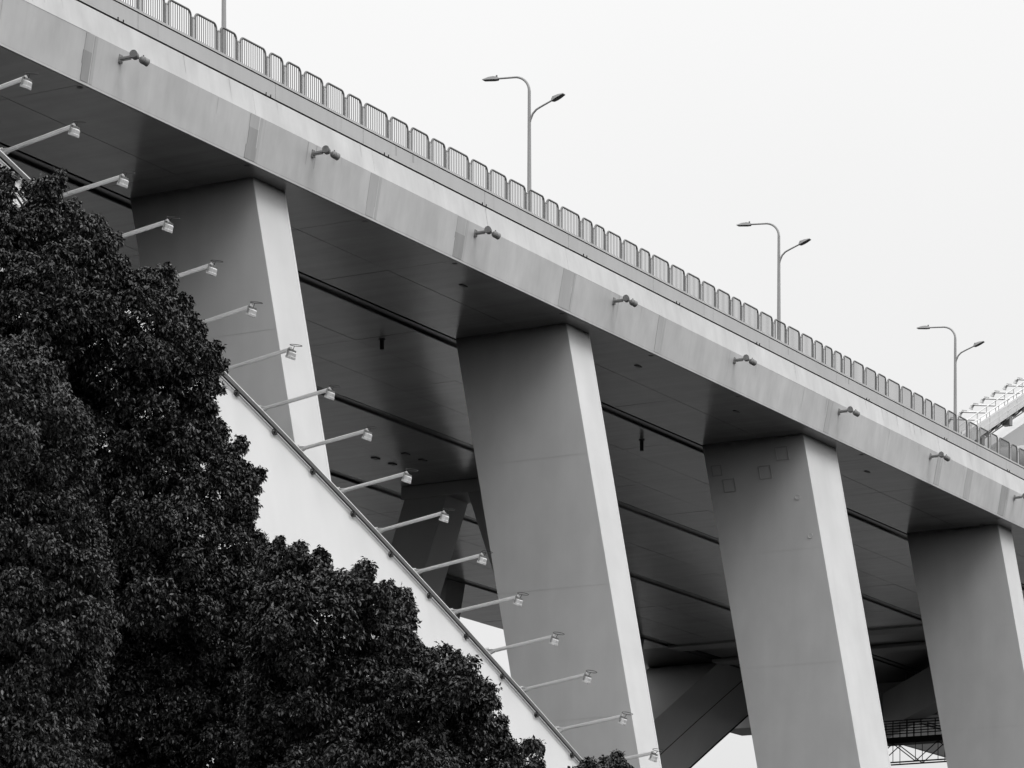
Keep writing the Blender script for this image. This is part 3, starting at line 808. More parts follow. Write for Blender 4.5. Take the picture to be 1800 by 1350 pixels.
# lumps of foliage: x, y, z, radius (metres)
T1 = [(43.41, 31.53, 13.33, 0.44),(44.32, 32.18, 16.65, 0.23),(42.89, 31.62, 12.44, 0.53),(42.47, 33.65, 11.35, 0.49),(42.1, 32.71, 15.86, 0.39),(42.8, 34.93, 14.23, 0.27),(44.68, 29.5, 10.26, 0.52),(41.98, 33.05, 12.82, 0.49),(42.82, 32.48, 13.99, 0.48),(43.58, 30.37, 9.63, 0.32),(44.96, 29.29, 9.55, 0.35),(43.07, 34.97, 8.94, 0.27),(44.87, 30.39, 12.62, 0.44),(43.86, 29.94, 7.85, 0.42),(42.53, 32.52, 7.81, 0.43),(43.29, 30.86, 13.19, 0.23),(42.31, 33.17, 9.77, 0.45),(42.47, 32.38, 11.4, 0.49),(45.12, 29.28, 7.45, 0.45),(42.58, 31.84, 14.2, 0.26),(43.53, 31.41, 14.37, 0.5),(42.57, 29.94, 10.5, 0.51),(44.55, 29.74, 10.95, 0.46),(43.05, 32.14, 13.23, 0.3),(44.22, 31.19, 7.19, 0.37),(43.32, 32.79, 16.68, 0.39),(42.49, 33.97, 8.96, 0.3),(43.16, 31.77, 7.51, 0.34),(43.25, 30.8, 8.92, 0.39),(42.56, 32.62, 8.38, 0.43),(44.65, 30.67, 14.37, 0.35),(42.79, 34.26, 16.58, 0.31),(42.71, 30.04, 11.69, 0.49),(43.81, 30.79, 13.73, 0.39),(42.44, 30.66, 11.01, 0.25),(42.24, 34.13, 7.81, 0.39),(43.72, 29.82, 9.05, 0.29),(41.99, 33.87, 12.03, 0.53),(42.24, 32.85, 10.72, 0.37),(44.0, 30.88, 12.83, 0.41),(42.24, 31.33, 14.9, 0.38),(43.58, 30.34, 8.59, 0.38),(42.13, 32.35, 12.17, 0.3),(45.84, 29.33, 9.19, 0.19),(44.82, 30.02, 11.77, 0.36),(45.23, 30.69, 7.13, 0.25),(43.35, 31.14, 9.93, 0.3),(42.32, 33.27, 8.19, 0.39),(43.54, 31.67, 9.43, 0.52),(42.48, 32.89, 13.41, 0.27),(42.43, 34.1, 10.28, 0.42),(43.98, 31.15, 15.38, 0.47),(43.84, 29.7, 8.48, 0.43),(43.19, 31.71, 10.99, 0.37),(42.83, 33.62, 7.05, 0.23),(42.27, 31.63, 15.49, 0.41),(42.64, 31.88, 9.29, 0.41),(42.37, 32.29, 9.34, 0.29),(44.44, 30.91, 15.03, 0.31),(44.34, 29.49, 8.92, 0.39),(42.55, 32.2, 10.72, 0.38),(42.62, 32.33, 12.87, 0.34),(42.93, 31.19, 15.25, 0.29),(44.02, 30.47, 7.45, 0.32),(42.25, 33.92, 9.64, 0.49),(41.77, 32.47, 14.91, 0.33),(43.42, 30.85, 7.63, 0.35),(42.28, 33.03, 11.59, 0.23),(42.75, 31.59, 11.58, 0.26),(42.28, 33.87, 14.58, 0.51),(43.45, 29.66, 10.43, 0.37),(43.02, 29.62, 11.12, 0.3),(45.77, 29.26, 8.04, 0.2),(43.88, 31.61, 7.34, 0.3),(45.88, 29.49, 10.48, 0.26),(42.8, 34.84, 13.48, 0.34),(42.51, 33.42, 14.16, 0.32),(43.6, 29.97, 11.98, 0.24),(42.05, 32.81, 10.2, 0.32),(43.51, 31.28, 8.37, 0.45),(42.85, 31.49, 10.21, 0.25),(44.48, 32.12, 16.31, 0.26),(43.06, 32.04, 8.07, 0.41),(42.25, 33.0, 7.74, 0.3),(44.14, 30.63, 13.29, 0.34),(42.76, 31.82, 10.53, 0.24),(41.71, 31.82, 15.02, 0.34),(44.42, 29.39, 7.75, 0.42),(42.12, 33.42, 15.14, 0.29),(42.35, 32.09, 12.3, 0.23),(42.47, 34.19, 10.93, 0.44),(43.4, 31.88, 8.53, 0.34),(44.25, 30.05, 9.97, 0.52),(43.31, 33.25, 7.02, 0.18),(42.23, 34.16, 7.31, 0.36),(42.64, 34.66, 11.53, 0.33),(42.26, 31.75, 9.88, 0.5),(44.28, 29.45, 9.41, 0.31),(42.44, 32.78, 8.98, 0.29),(44.99, 30.72, 14.02, 0.27),(42.9, 32.36, 7.25, 0.46),(42.77, 34.0, 7.07, 0.24),(45.34, 30.85, 13.46, 0.26),(42.75, 34.48, 15.55, 0.36),(45.06, 29.26, 8.75, 0.54),(43.66, 31.15, 12.94, 0.23),(41.91, 32.38, 14.38, 0.5),(43.22, 31.84, 14.4, 0.26),(42.13, 33.1, 8.64, 0.29),(42.8, 34.96, 15.01, 0.19),(42.59, 34.74, 12.78, 0.27),(45.06, 29.26, 8.13, 0.36),(42.81, 31.04, 11.89, 0.31),(43.13, 32.39, 8.65, 0.35),(43.55, 32.37, 16.66, 0.25),(42.6, 33.52, 16.77, 0.3),(45.59, 30.32, 12.46, 0.23),(44.75, 30.5, 14.77, 0.27),(42.63, 32.12, 11.93, 0.32),(41.78, 31.49, 14.67, 0.27),(42.64, 33.89, 15.92, 0.47),(42.89, 31.94, 13.75, 0.28),(42.71, 33.01, 16.65, 0.31),(42.17, 33.73, 13.93, 0.34),(42.54, 34.55, 8.36, 0.27),(42.53, 30.16, 11.16, 0.25),(44.12, 32.03, 7.06, 0.22),(46.06, 29.76, 7.09, 0.19),(43.62, 32.74, 17.42, 0.25),(42.05, 33.11, 12.21, 0.42),(45.42, 29.97, 11.65, 0.25),(46.11, 29.49, 8.38, 0.2),(43.28, 30.93, 12.43, 0.24),(45.39, 30.03, 7.12, 0.26),(43.46, 30.53, 7.92, 0.25),(42.53, 32.93, 7.44, 0.24),(43.58, 30.48, 9.15, 0.33),(44.99, 31.32, 15.71, 0.21),(45.03, 31.99, 16.17, 0.19),(42.04, 33.6, 13.43, 0.28),(43.27, 35.21, 16.15, 0.21),(42.93, 31.21, 10.52, 0.29),(43.46, 31.12, 10.37, 0.28),(44.04, 32.43, 7.07, 0.21),(43.26, 31.95, 13.54, 0.25),(45.65, 29.65, 11.22, 0.25),(44.68, 29.94, 7.31, 0.25),(42.76, 33.74, 9.23, 0.31),(44.08, 32.89, 17.28, 0.2),(42.84, 33.52, 17.19, 0.28),(43.62, 30.83, 14.58, 0.4),(45.85, 29.36, 10.18, 0.19),(45.81, 29.93, 7.08, 0.19),(44.84, 30.84, 7.07, 0.22),(46.09, 29.53, 9.74, 0.21),(45.96, 30.49, 13.0, 0.22),(45.94, 30.75, 13.45, 0.2),(42.52, 30.97, 11.37, 0.29),(43.22, 33.38, 17.26, 0.19),(45.65, 29.18, 7.72, 0.2),(41.95, 33.14, 7.35, 0.3),(42.27, 32.29, 10.33, 0.24),(43.0, 31.26, 14.83, 0.28),(43.56, 29.67, 11.68, 0.23),(43.41, 30.84, 9.47, 0.38),(43.2, 35.06, 9.37, 0.32),(42.12, 33.68, 8.21, 0.28),(42.87, 34.97, 10.51, 0.2),(42.14, 33.9, 12.9, 0.29),(42.75, 31.91, 11.3, 0.29),(44.68, 32.72, 17.05, 0.22),(42.91, 34.97, 15.37, 0.22),(43.49, 32.04, 16.29, 0.29),(44.39, 29.37, 8.31, 0.27),(42.5, 32.3, 15.93, 0.27),(43.02, 33.23, 14.02, 0.24),(44.73, 31.14, 7.04, 0.18),(46.15, 29.5, 7.24, 0.22),(43.92, 31.11, 14.22, 0.27),(43.43, 31.11, 13.81, 0.26),(43.27, 35.15, 16.48, 0.21),(42.44, 32.69, 12.72, 0.29),(42.32, 31.51, 14.42, 0.23),(44.59, 31.96, 7.07, 0.19),(43.62, 30.67, 10.05, 0.26),(43.03, 33.37, 7.05, 0.23),(43.16, 31.4, 7.82, 0.27),(42.84, 34.95, 10.06, 0.19),(42.84, 32.63, 8.9, 0.28),(43.37, 31.33, 12.87, 0.24),(42.7, 32.52, 13.34, 0.31),(45.96, 29.64, 10.97, 0.19),(42.89, 35.06, 14.69, 0.19),(44.42, 30.57, 12.92, 0.28),(42.45, 32.99, 8.75, 0.26),(43.49, 30.15, 8.85, 0.26),(43.0, 33.49, 14.09, 0.27),(44.69, 30.97, 14.07, 0.27),(42.13, 32.26, 15.43, 0.26),(43.61, 32.07, 14.06, 0.27),(42.35, 32.63, 10.16, 0.26),(42.99, 31.57, 15.35, 0.26),(42.99, 32.9, 16.54, 0.27),(43.65, 31.96, 8.95, 0.27),(43.92, 31.05, 13.14, 0.27),(43.93, 31.45, 13.6, 0.27),(43.28, 30.01, 10.38, 0.26),(46.13, 31.13, 13.56, 0.26),(42.81, 33.01, 11.79, 0.27),(42.81, 33.32, 9.22, 0.27),(42.93, 31.99, 11.85, 0.26),(44.38, 29.88, 10.52, 0.27),(42.34, 31.82, 14.6, 0.26),(42.98, 30.79, 10.66, 0.26),(43.33, 32.27, 12.94, 0.27),(42.93, 32.22, 12.71, 0.27),(46.07, 29.9, 11.06, 0.27),(45.36, 29.32, 9.96, 0.27),(43.82, 32.03, 16.09, 0.27),(44.24, 30.78, 14.55, 0.27),(44.95, 31.07, 13.92, 0.27),(43.12, 31.72, 9.71, 0.26),(46.25, 29.72, 8.55, 0.27),(43.29, 33.53, 17.13, 0.27),(43.92, 31.02, 8.41, 0.27),(45.23, 32.38, 16.36, 0.21),(42.05, 31.95, 15.49, 0.26),(42.36, 33.06, 12.52, 0.26),(44.48, 29.93, 9.17, 0.27),(42.39, 32.89, 8.13, 0.26),(43.64, 31.09, 8.04, 0.27),(42.82, 33.01, 9.56, 0.27),(44.09, 31.36, 9.9, 0.27),(42.63, 31.53, 14.65, 0.26),(43.72, 31.8, 15.84, 0.27),(43.12, 31.59, 14.55, 0.26),(42.77, 33.25, 13.74, 0.27),(44.79, 32.12, 16.04, 0.27),(43.88, 30.07, 8.82, 0.26),(42.71, 31.34, 11.19, 0.26),(43.15, 32.48, 13.53, 0.27),(43.08, 30.79, 12.07, 0.26),(45.33, 29.48, 10.13, 0.27),(43.97, 30.53, 8.21, 0.27),(42.97, 31.77, 11.93, 0.26),(44.15, 30.53, 10.07, 0.27),(45.47, 31.93, 16.29, 0.16),(43.68, 29.78, 11.4, 0.26),(42.94, 31.98, 16.11, 0.26),(42.56, 33.14, 11.4, 0.27),(43.28, 32.01, 16.0, 0.27),(43.27, 29.84, 11.51, 0.26),(43.07, 30.89, 11.04, 0.26),(43.84, 33.52, 17.19, 0.14),(42.94, 32.55, 8.16, 0.27),(43.58, 32.0, 14.29, 0.27),(46.43, 30.27, 11.72, 0.14),(45.0, 29.59, 9.4, 0.27),(43.47, 31.43, 12.35, 0.27),(43.88, 31.86, 14.09, 0.27),(42.75, 31.88, 10.77, 0.26),(45.58, 30.65, 12.37, 0.27),(43.17, 32.94, 16.38, 0.27),(43.05, 29.93, 11.24, 0.26),(43.52, 30.32, 7.87, 0.26),(45.33, 29.69, 9.97, 0.27),(42.64, 32.3, 10.39, 0.26),(43.01, 32.78, 9.16, 0.27),(42.63, 33.23, 16.53, 0.27),(46.08, 30.65, 13.24, 0.18),(42.96, 30.94, 11.66, 0.26),(43.5, 31.53, 9.01, 0.27),(44.62, 30.03, 8.08, 0.27),(43.11, 30.86, 11.86, 0.26),(43.8, 31.23, 10.18, 0.27),(45.11, 29.36, 9.22, 0.27),(42.42, 32.78, 15.63, 0.26),(42.73, 32.1, 10.42, 0.26),(43.96, 30.27, 9.41, 0.26),(42.85, 32.83, 10.91, 0.27),(44.02, 32.12, 8.36, 0.27),(43.31, 32.53, 9.11, 0.27),(44.65, 30.29, 9.56, 0.27),(45.69, 31.58, 15.79, 0.14),(44.67, 31.0, 12.64, 0.27),(42.94, 32.44, 11.16, 0.27),(43.78, 30.17, 10.31, 0.26),(43.07, 32.5, 7.77, 0.27),(43.45, 32.01, 10.65, 0.27),(46.27, 29.54, 9.08, 0.14),(42.59, 32.88, 12.06, 0.27),(45.35, 31.18, 15.21, 0.25),(43.47, 32.12, 7.83, 0.27),(44.42, 31.17, 14.4, 0.27),(44.87, 30.2, 9.69, 0.27),(43.98, 29.84, 10.95, 0.26),(45.38, 29.77, 10.88, 0.27),(43.35, 31.58, 12.92, 0.27),(43.6, 32.74, 17.0, 0.27),(45.72, 31.12, 13.83, 0.27),(42.14, 32.17, 10.09, 0.26),(46.7, 29.98, 10.91, 0.14),(44.15, 29.38, 8.57, 0.26),(42.23, 32.44, 9.78, 0.26),(45.87, 30.57, 12.73, 0.27),(43.21, 33.21, 11.25, 0.27),(45.75, 29.42, 7.97, 0.27),(42.25, 32.29, 14.78, 0.26),(43.95, 31.51, 15.11, 0.27),(43.01, 32.05, 12.14, 0.26),(43.6, 31.3, 12.74, 0.27),(42.69, 32.47, 9.65, 0.26),(43.57, 30.49, 7.71, 0.26),(44.13, 31.21, 13.44, 0.27),(42.51, 32.57, 10.58, 0.26),(43.65, 29.91, 10.91, 0.26),(44.49, 29.91, 7.76, 0.27),(43.62, 32.15, 13.29, 0.27),(43.29, 32.23, 9.05, 0.27),(43.65, 30.21, 9.1, 0.26),(43.28, 31.1, 7.77, 0.26),(44.61, 32.5, 16.56, 0.27),(43.51, 31.84, 10.04, 0.27),(42.16, 32.7, 10.0, 0.26),(42.91, 32.17, 12.41, 0.26),(45.82, 29.82, 10.7, 0.27),(42.93, 30.18, 11.19, 0.26),(41.99, 31.49, 15.0, 0.26),(43.04, 32.83, 11.95, 0.27),(44.94, 30.86, 13.35, 0.27),(44.84, 29.47, 11.12, 0.27),(42.95, 32.73, 13.67, 0.27),(42.46, 32.71, 10.42, 0.26),(42.45, 33.16, 11.06, 0.27),(43.95, 30.73, 8.36, 0.27),(42.72, 33.14, 12.31, 0.27),(44.81, 29.75, 9.88, 0.27),(42.53, 32.87, 16.27, 0.26),(43.75, 31.45, 9.77, 0.27),(44.6, 30.75, 13.6, 0.27),(43.33, 32.7, 13.36, 0.27),(42.71, 30.77, 11.26, 0.26),(44.16, 29.82, 11.21, 0.26),(42.51, 31.99, 14.36, 0.26),(43.73, 31.76, 8.79, 0.27),(42.71, 31.26, 14.94, 0.26),(44.33, 30.5, 12.63, 0.27),(43.24, 31.42, 10.22, 0.26),(42.31, 33.06, 15.47, 0.26),(41.99, 32.38, 15.13, 0.26),(43.97, 30.23, 8.39, 0.26),(44.66, 31.08, 15.35, 0.27),(42.83, 32.92, 13.71, 0.27),(42.56, 33.11, 13.23, 0.27),(45.15, 32.85, 17.15, 0.15),(46.04, 29.54, 9.39, 0.25),(44.89, 31.05, 14.88, 0.27),(44.88, 33.08, 17.05, 0.28),(44.99, 30.13, 11.49, 0.27),(43.52, 30.06, 10.82, 0.26),(44.45, 30.19, 12.15, 0.27),(43.26, 32.16, 8.72, 0.27),(42.12, 32.74, 8.36, 0.26),(45.18, 31.79, 16.09, 0.27),(43.09, 32.35, 13.04, 0.27),(42.69, 32.8, 9.26, 0.27),(43.23, 32.06, 11.17, 0.27),(45.61, 29.57, 7.87, 0.27),(44.64, 29.89, 8.33, 0.27),(44.0, 30.71, 10.35, 0.27),(43.57, 31.96, 8.03, 0.27),(43.72, 30.85, 10.28, 0.27),(42.48, 33.17, 14.91, 0.27),(44.22, 30.88, 10.01, 0.27),(46.19, 29.59, 10.04, 0.2),(42.74, 33.33, 9.47, 0.27),(44.72, 33.15, 17.33, 0.2),(43.33, 31.89, 13.76, 0.27),(42.65, 32.99, 13.02, 0.27),(43.99, 33.21, 17.33, 0.17),(44.42, 30.9, 14.32, 0.27),(43.19, 31.85, 15.64, 0.27),(43.37, 31.33, 15.17, 0.26),(42.6, 30.46, 11.36, 0.26),(44.1, 30.93, 12.51, 0.27),(43.32, 32.26, 14.14, 0.27),(42.63, 32.73, 8.79, 0.26),(43.44, 32.56, 16.47, 0.27),(43.85, 30.23, 12.29, 0.26),(45.87, 30.54, 12.28, 0.22),(42.81, 32.84, 13.05, 0.27),(45.52, 29.53, 10.39, 0.27),(43.86, 31.13, 12.66, 0.27),(44.68, 29.69, 8.13, 0.27),(45.33, 30.48, 13.09, 0.27),(43.7, 31.35, 14.8, 0.27),(44.08, 30.32, 8.66, 0.27),(42.84, 30.44, 11.0, 0.26),(43.73, 31.92, 13.89, 0.27),(44.24, 29.94, 8.94, 0.27),(42.5, 33.12, 11.89, 0.27),(42.73, 33.32, 16.84, 0.27),(46.16, 30.0, 11.54, 0.17),(42.37, 32.12, 14.59, 0.26),(42.97, 31.52, 11.81, 0.26),(42.84, 32.53, 14.53, 0.27),(43.79, 30.76, 8.9, 0.27),(42.93, 32.26, 11.6, 0.27),(42.41, 32.29, 12.02, 0.26),(43.53, 31.53, 12.69, 0.27),(42.89, 32.94, 14.26, 0.27),(45.84, 29.52, 9.82, 0.27),(42.87, 33.07, 13.28, 0.27),(44.19, 31.0, 13.51, 0.27),(43.32, 30.12, 11.01, 0.26),(45.54, 35.73, 18.42, 0.16),(45.78, 35.93, 18.58, 0.15),(45.23, 35.36, 18.39, 0.12),(45.34, 35.36, 18.32, 0.15),(45.59, 35.34, 18.47, 0.17),(45.16, 34.68, 18.34, 0.1),(45.35, 34.9, 18.39, 0.18),(45.11, 34.65, 18.08, 0.16),(46.13, 35.36, 18.12, 0.17),(45.6, 34.58, 17.85, 0.14),(45.97, 34.83, 18.34, 0.18),(45.91, 34.15, 18.45, 0.11),(45.92, 34.18, 18.3, 0.09),(46.02, 34.21, 18.31, 0.09),(46.62, 34.46, 18.18, 0.15),(45.86, 33.88, 17.81, 0.14),(45.73, 33.62, 17.67, 0.1),(45.76, 33.32, 17.51, 0.17),(46.35, 33.78, 17.67, 0.13),(46.7, 33.9, 17.7, 0.16),(46.79, 33.59, 17.56, 0.1),(46.58, 33.64, 17.49, 0.14),(45.64, 32.85, 17.07, 0.12),(47.2, 33.86, 17.27, 0.15),(46.64, 33.12, 16.73, 0.15),(46.72, 33.07, 16.84, 0.13),(47.07, 33.23, 17.0, 0.1),(46.8, 32.79, 16.8, 0.17),(46.49, 32.42, 16.75, 0.16),(46.57, 32.38, 16.54, 0.1),(46.89, 32.65, 16.56, 0.13),(46.19, 31.88, 16.14, 0.16),(46.67, 32.12, 16.19, 0.1),(46.96, 32.22, 16.09, 0.09),(47.0, 32.14, 15.9, 0.17),(47.69, 32.42, 15.78, 0.1),(47.05, 31.78, 15.58, 0.1),(47.67, 32.24, 15.49, 0.1),(47.19, 31.77, 15.31, 0.12),(47.79, 32.34, 15.38, 0.13),(47.48, 32.22, 15.17, 0.16),(47.17, 31.88, 14.89, 0.14),(47.64, 32.29, 14.75, 0.11),(48.5, 32.9, 14.78, 0.12),(47.25, 31.87, 14.33, 0.12),(46.97, 31.62, 14.11, 0.14),(47.0, 31.28, 13.93, 0.12),(47.5, 31.57, 13.95, 0.09),(47.83, 31.51, 13.57, 0.11),(47.78, 31.46, 13.56, 0.14),(47.72, 31.55, 13.29, 0.17),(47.5, 31.39, 12.98, 0.11),(47.91, 31.73, 12.92, 0.1),(48.61, 32.0, 12.73, 0.1),(47.13, 31.06, 12.31, 0.17),(47.77, 31.31, 12.33, 0.11),(47.77, 31.14, 12.22, 0.11),(47.91, 30.98, 12.05, 0.14),(48.0, 30.87, 11.76, 0.1),(47.69, 30.62, 11.57, 0.14),(47.93, 30.78, 11.34, 0.09),(48.06, 30.74, 11.26, 0.15),(47.68, 30.46, 11.11, 0.11),(47.84, 30.55, 10.72, 0.13),(48.1, 30.5, 10.66, 0.1),(48.71, 30.95, 10.14, 0.13),(48.82, 31.11, 10.04, 0.11),(48.2, 30.69, 9.72, 0.14),(48.65, 30.95, 9.72, 0.13),(47.94, 30.37, 9.5, 0.17),(47.92, 30.54, 9.35, 0.11),(48.0, 30.42, 9.04, 0.18),(47.64, 30.29, 9.05, 0.13),(48.29, 30.76, 8.91, 0.18),(48.83, 31.09, 8.71, 0.09),(49.1, 31.86, 11.68, 0.3),(47.66, 37.76, 12.53, 0.54),(47.33, 38.52, 17.51, 0.23),(49.28, 33.35, 9.77, 0.29),(48.88, 33.28, 14.67, 0.3),(47.2, 36.68, 9.53, 0.29),(48.59, 34.81, 15.25, 0.29),(48.01, 36.57, 9.77, 0.31),(47.89, 33.38, 10.41, 0.35),(47.75, 33.82, 15.32, 0.3),(47.28, 36.32, 15.55, 0.29),(46.59, 35.88, 13.8, 0.32),(49.16, 34.68, 7.8, 0.41),(50.61, 32.53, 11.39, 0.29),(46.87, 38.04, 10.02, 0.35),(47.49, 34.01, 14.95, 0.29),(47.96, 33.17, 10.79, 0.29),(47.39, 36.53, 10.39, 0.29),(48.56, 33.61, 9.93, 0.29),(49.15, 31.49, 10.27, 0.23),(49.07, 34.68, 16.19, 0.44),(47.86, 36.97, 16.18, 0.55),(49.4, 32.89, 13.1, 0.25),(47.83, 35.55, 9.46, 0.29),(46.59, 35.34, 13.91, 0.37),(47.17, 35.16, 13.15, 0.29),(49.85, 33.57, 11.6, 0.29),(48.76, 33.28, 8.53, 0.47),(48.35, 33.56, 14.39, 0.37),(48.82, 31.28, 10.21, 0.23),(47.75, 35.56, 15.11, 0.31),(48.03, 35.3, 11.24, 0.28),(47.16, 35.36, 13.48, 0.29),(46.96, 36.92, 15.47, 0.35),(46.8, 35.02, 16.96, 0.45),(47.51, 37.76, 17.54, 0.52),(48.14, 32.71, 13.01, 0.29),(47.12, 36.32, 10.34, 0.29),(47.4, 33.68, 10.18, 0.42),(46.51, 37.77, 8.98, 0.29),(50.05, 33.28, 13.51, 0.25),(49.17, 34.57, 12.57, 0.29),(46.39, 35.41, 10.94, 0.29),(49.55, 34.11, 12.54, 0.33),(47.56, 34.53, 7.48, 0.24),(46.47, 36.04, 7.48, 0.25),(46.54, 35.7, 14.04, 0.29),(46.82, 35.66, 14.46, 0.34),(49.68, 33.4, 14.18, 0.3),(49.1, 33.91, 11.99, 0.29),(46.65, 35.82, 9.46, 0.29),(47.57, 34.94, 9.19, 0.38),(48.62, 31.67, 10.19, 0.39),(48.06, 34.14, 8.26, 0.39),(46.03, 37.39, 8.9, 0.29),(46.49, 35.94, 17.63, 0.29),(49.51, 33.29, 14.14, 0.3),(48.9, 33.33, 15.98, 0.29),(49.26, 33.75, 9.69, 0.29),(48.68, 33.43, 14.32, 0.3),(46.1, 36.87, 8.83, 0.31),(49.35, 34.31, 12.31, 0.29),(47.57, 34.71, 8.9, 0.3),(47.49, 34.48, 17.71, 0.25),(46.85, 36.2, 15.88, 0.55),(48.34, 36.17, 17.47, 0.45),(46.54, 35.27, 13.35, 0.26),(48.68, 34.73, 14.23, 0.25),(49.03, 33.98, 15.28, 0.3),(48.12, 33.47, 16.13, 0.35),(48.87, 34.18, 9.1, 0.29),(46.84, 34.64, 17.18, 0.29),(49.12, 34.2, 16.99, 0.23),(46.65, 35.86, 14.78, 0.29),(47.98, 37.41, 18.7, 0.29),(48.15, 37.0, 12.34, 0.3),(46.87, 36.15, 14.36, 0.29),(48.69, 34.56, 13.87, 0.29),(49.23, 34.8, 16.24, 0.44),(48.15, 36.98, 15.8, 0.29),(48.28, 35.67, 12.86, 0.29),(50.12, 33.07, 12.68, 0.27),(50.18, 33.11, 12.69, 0.27),(47.42, 36.86, 9.57, 0.29),(49.73, 32.3, 12.07, 0.27),(48.75, 34.2, 14.73, 0.29),(47.67, 35.81, 10.93, 0.55),(47.71, 35.67, 15.7, 0.29),(47.44, 36.24, 11.39, 0.27),(48.57, 31.92, 11.9, 0.29),(47.93, 32.68, 9.76, 0.32),(47.28, 33.59, 11.96, 0.29),(46.8, 34.36, 11.76, 0.4),(49.18, 31.93, 8.71, 0.4),(46.82, 36.53, 11.17, 0.35),(47.1, 36.54, 13.4, 0.29),(47.3, 33.89, 11.56, 0.29),(47.83, 36.09, 8.44, 0.29),(48.75, 35.35, 13.3, 0.34),(47.8, 37.15, 16.82, 0.36),(48.07, 33.2, 11.78, 0.29),(47.27, 35.18, 8.69, 0.46),(48.62, 36.19, 11.75, 0.27),(45.68, 36.51, 9.51, 0.33),(46.59, 36.36, 13.6, 0.29),(49.02, 31.81, 11.66, 0.3),(48.28, 32.34, 12.2, 0.3),(49.13, 33.54, 11.58, 0.41),(48.98, 32.58, 9.68, 0.43),(48.1, 32.84, 14.87, 0.3),(47.68, 34.98, 12.3, 0.29),(47.2, 35.95, 9.63, 0.31),(49.2, 33.58, 8.59, 0.47),(47.29, 33.87, 14.89, 0.29),(49.87, 33.55, 10.08, 0.29),(48.06, 33.22, 16.52, 0.15),(46.51, 35.41, 13.02, 0.29),(50.48, 32.79, 12.23, 0.27),(48.06, 34.71, 17.49, 0.29),(47.11, 36.06, 17.96, 0.29),(46.69, 35.6, 12.37, 0.54),(48.96, 35.36, 16.91, 0.29),(46.97, 34.61, 17.46, 0.32),(49.31, 34.51, 8.5, 0.29),(46.39, 35.26, 17.24, 0.29),(49.54, 33.34, 8.79, 0.29),(46.14, 37.64, 10.71, 0.21),(50.01, 33.49, 9.12, 0.29),(49.08, 33.83, 13.55, 0.29),(49.33, 31.57, 9.76, 0.21),(47.23, 34.94, 16.05, 0.29),(48.04, 35.11, 17.48, 0.3),(48.73, 35.03, 10.69, 0.29),(47.93, 35.02, 17.44, 0.3),(47.3, 33.98, 10.68, 0.33),(47.09, 33.84, 8.31, 0.29),(45.9, 37.49, 15.98, 0.21),(47.46, 34.01, 7.42, 0.21)]
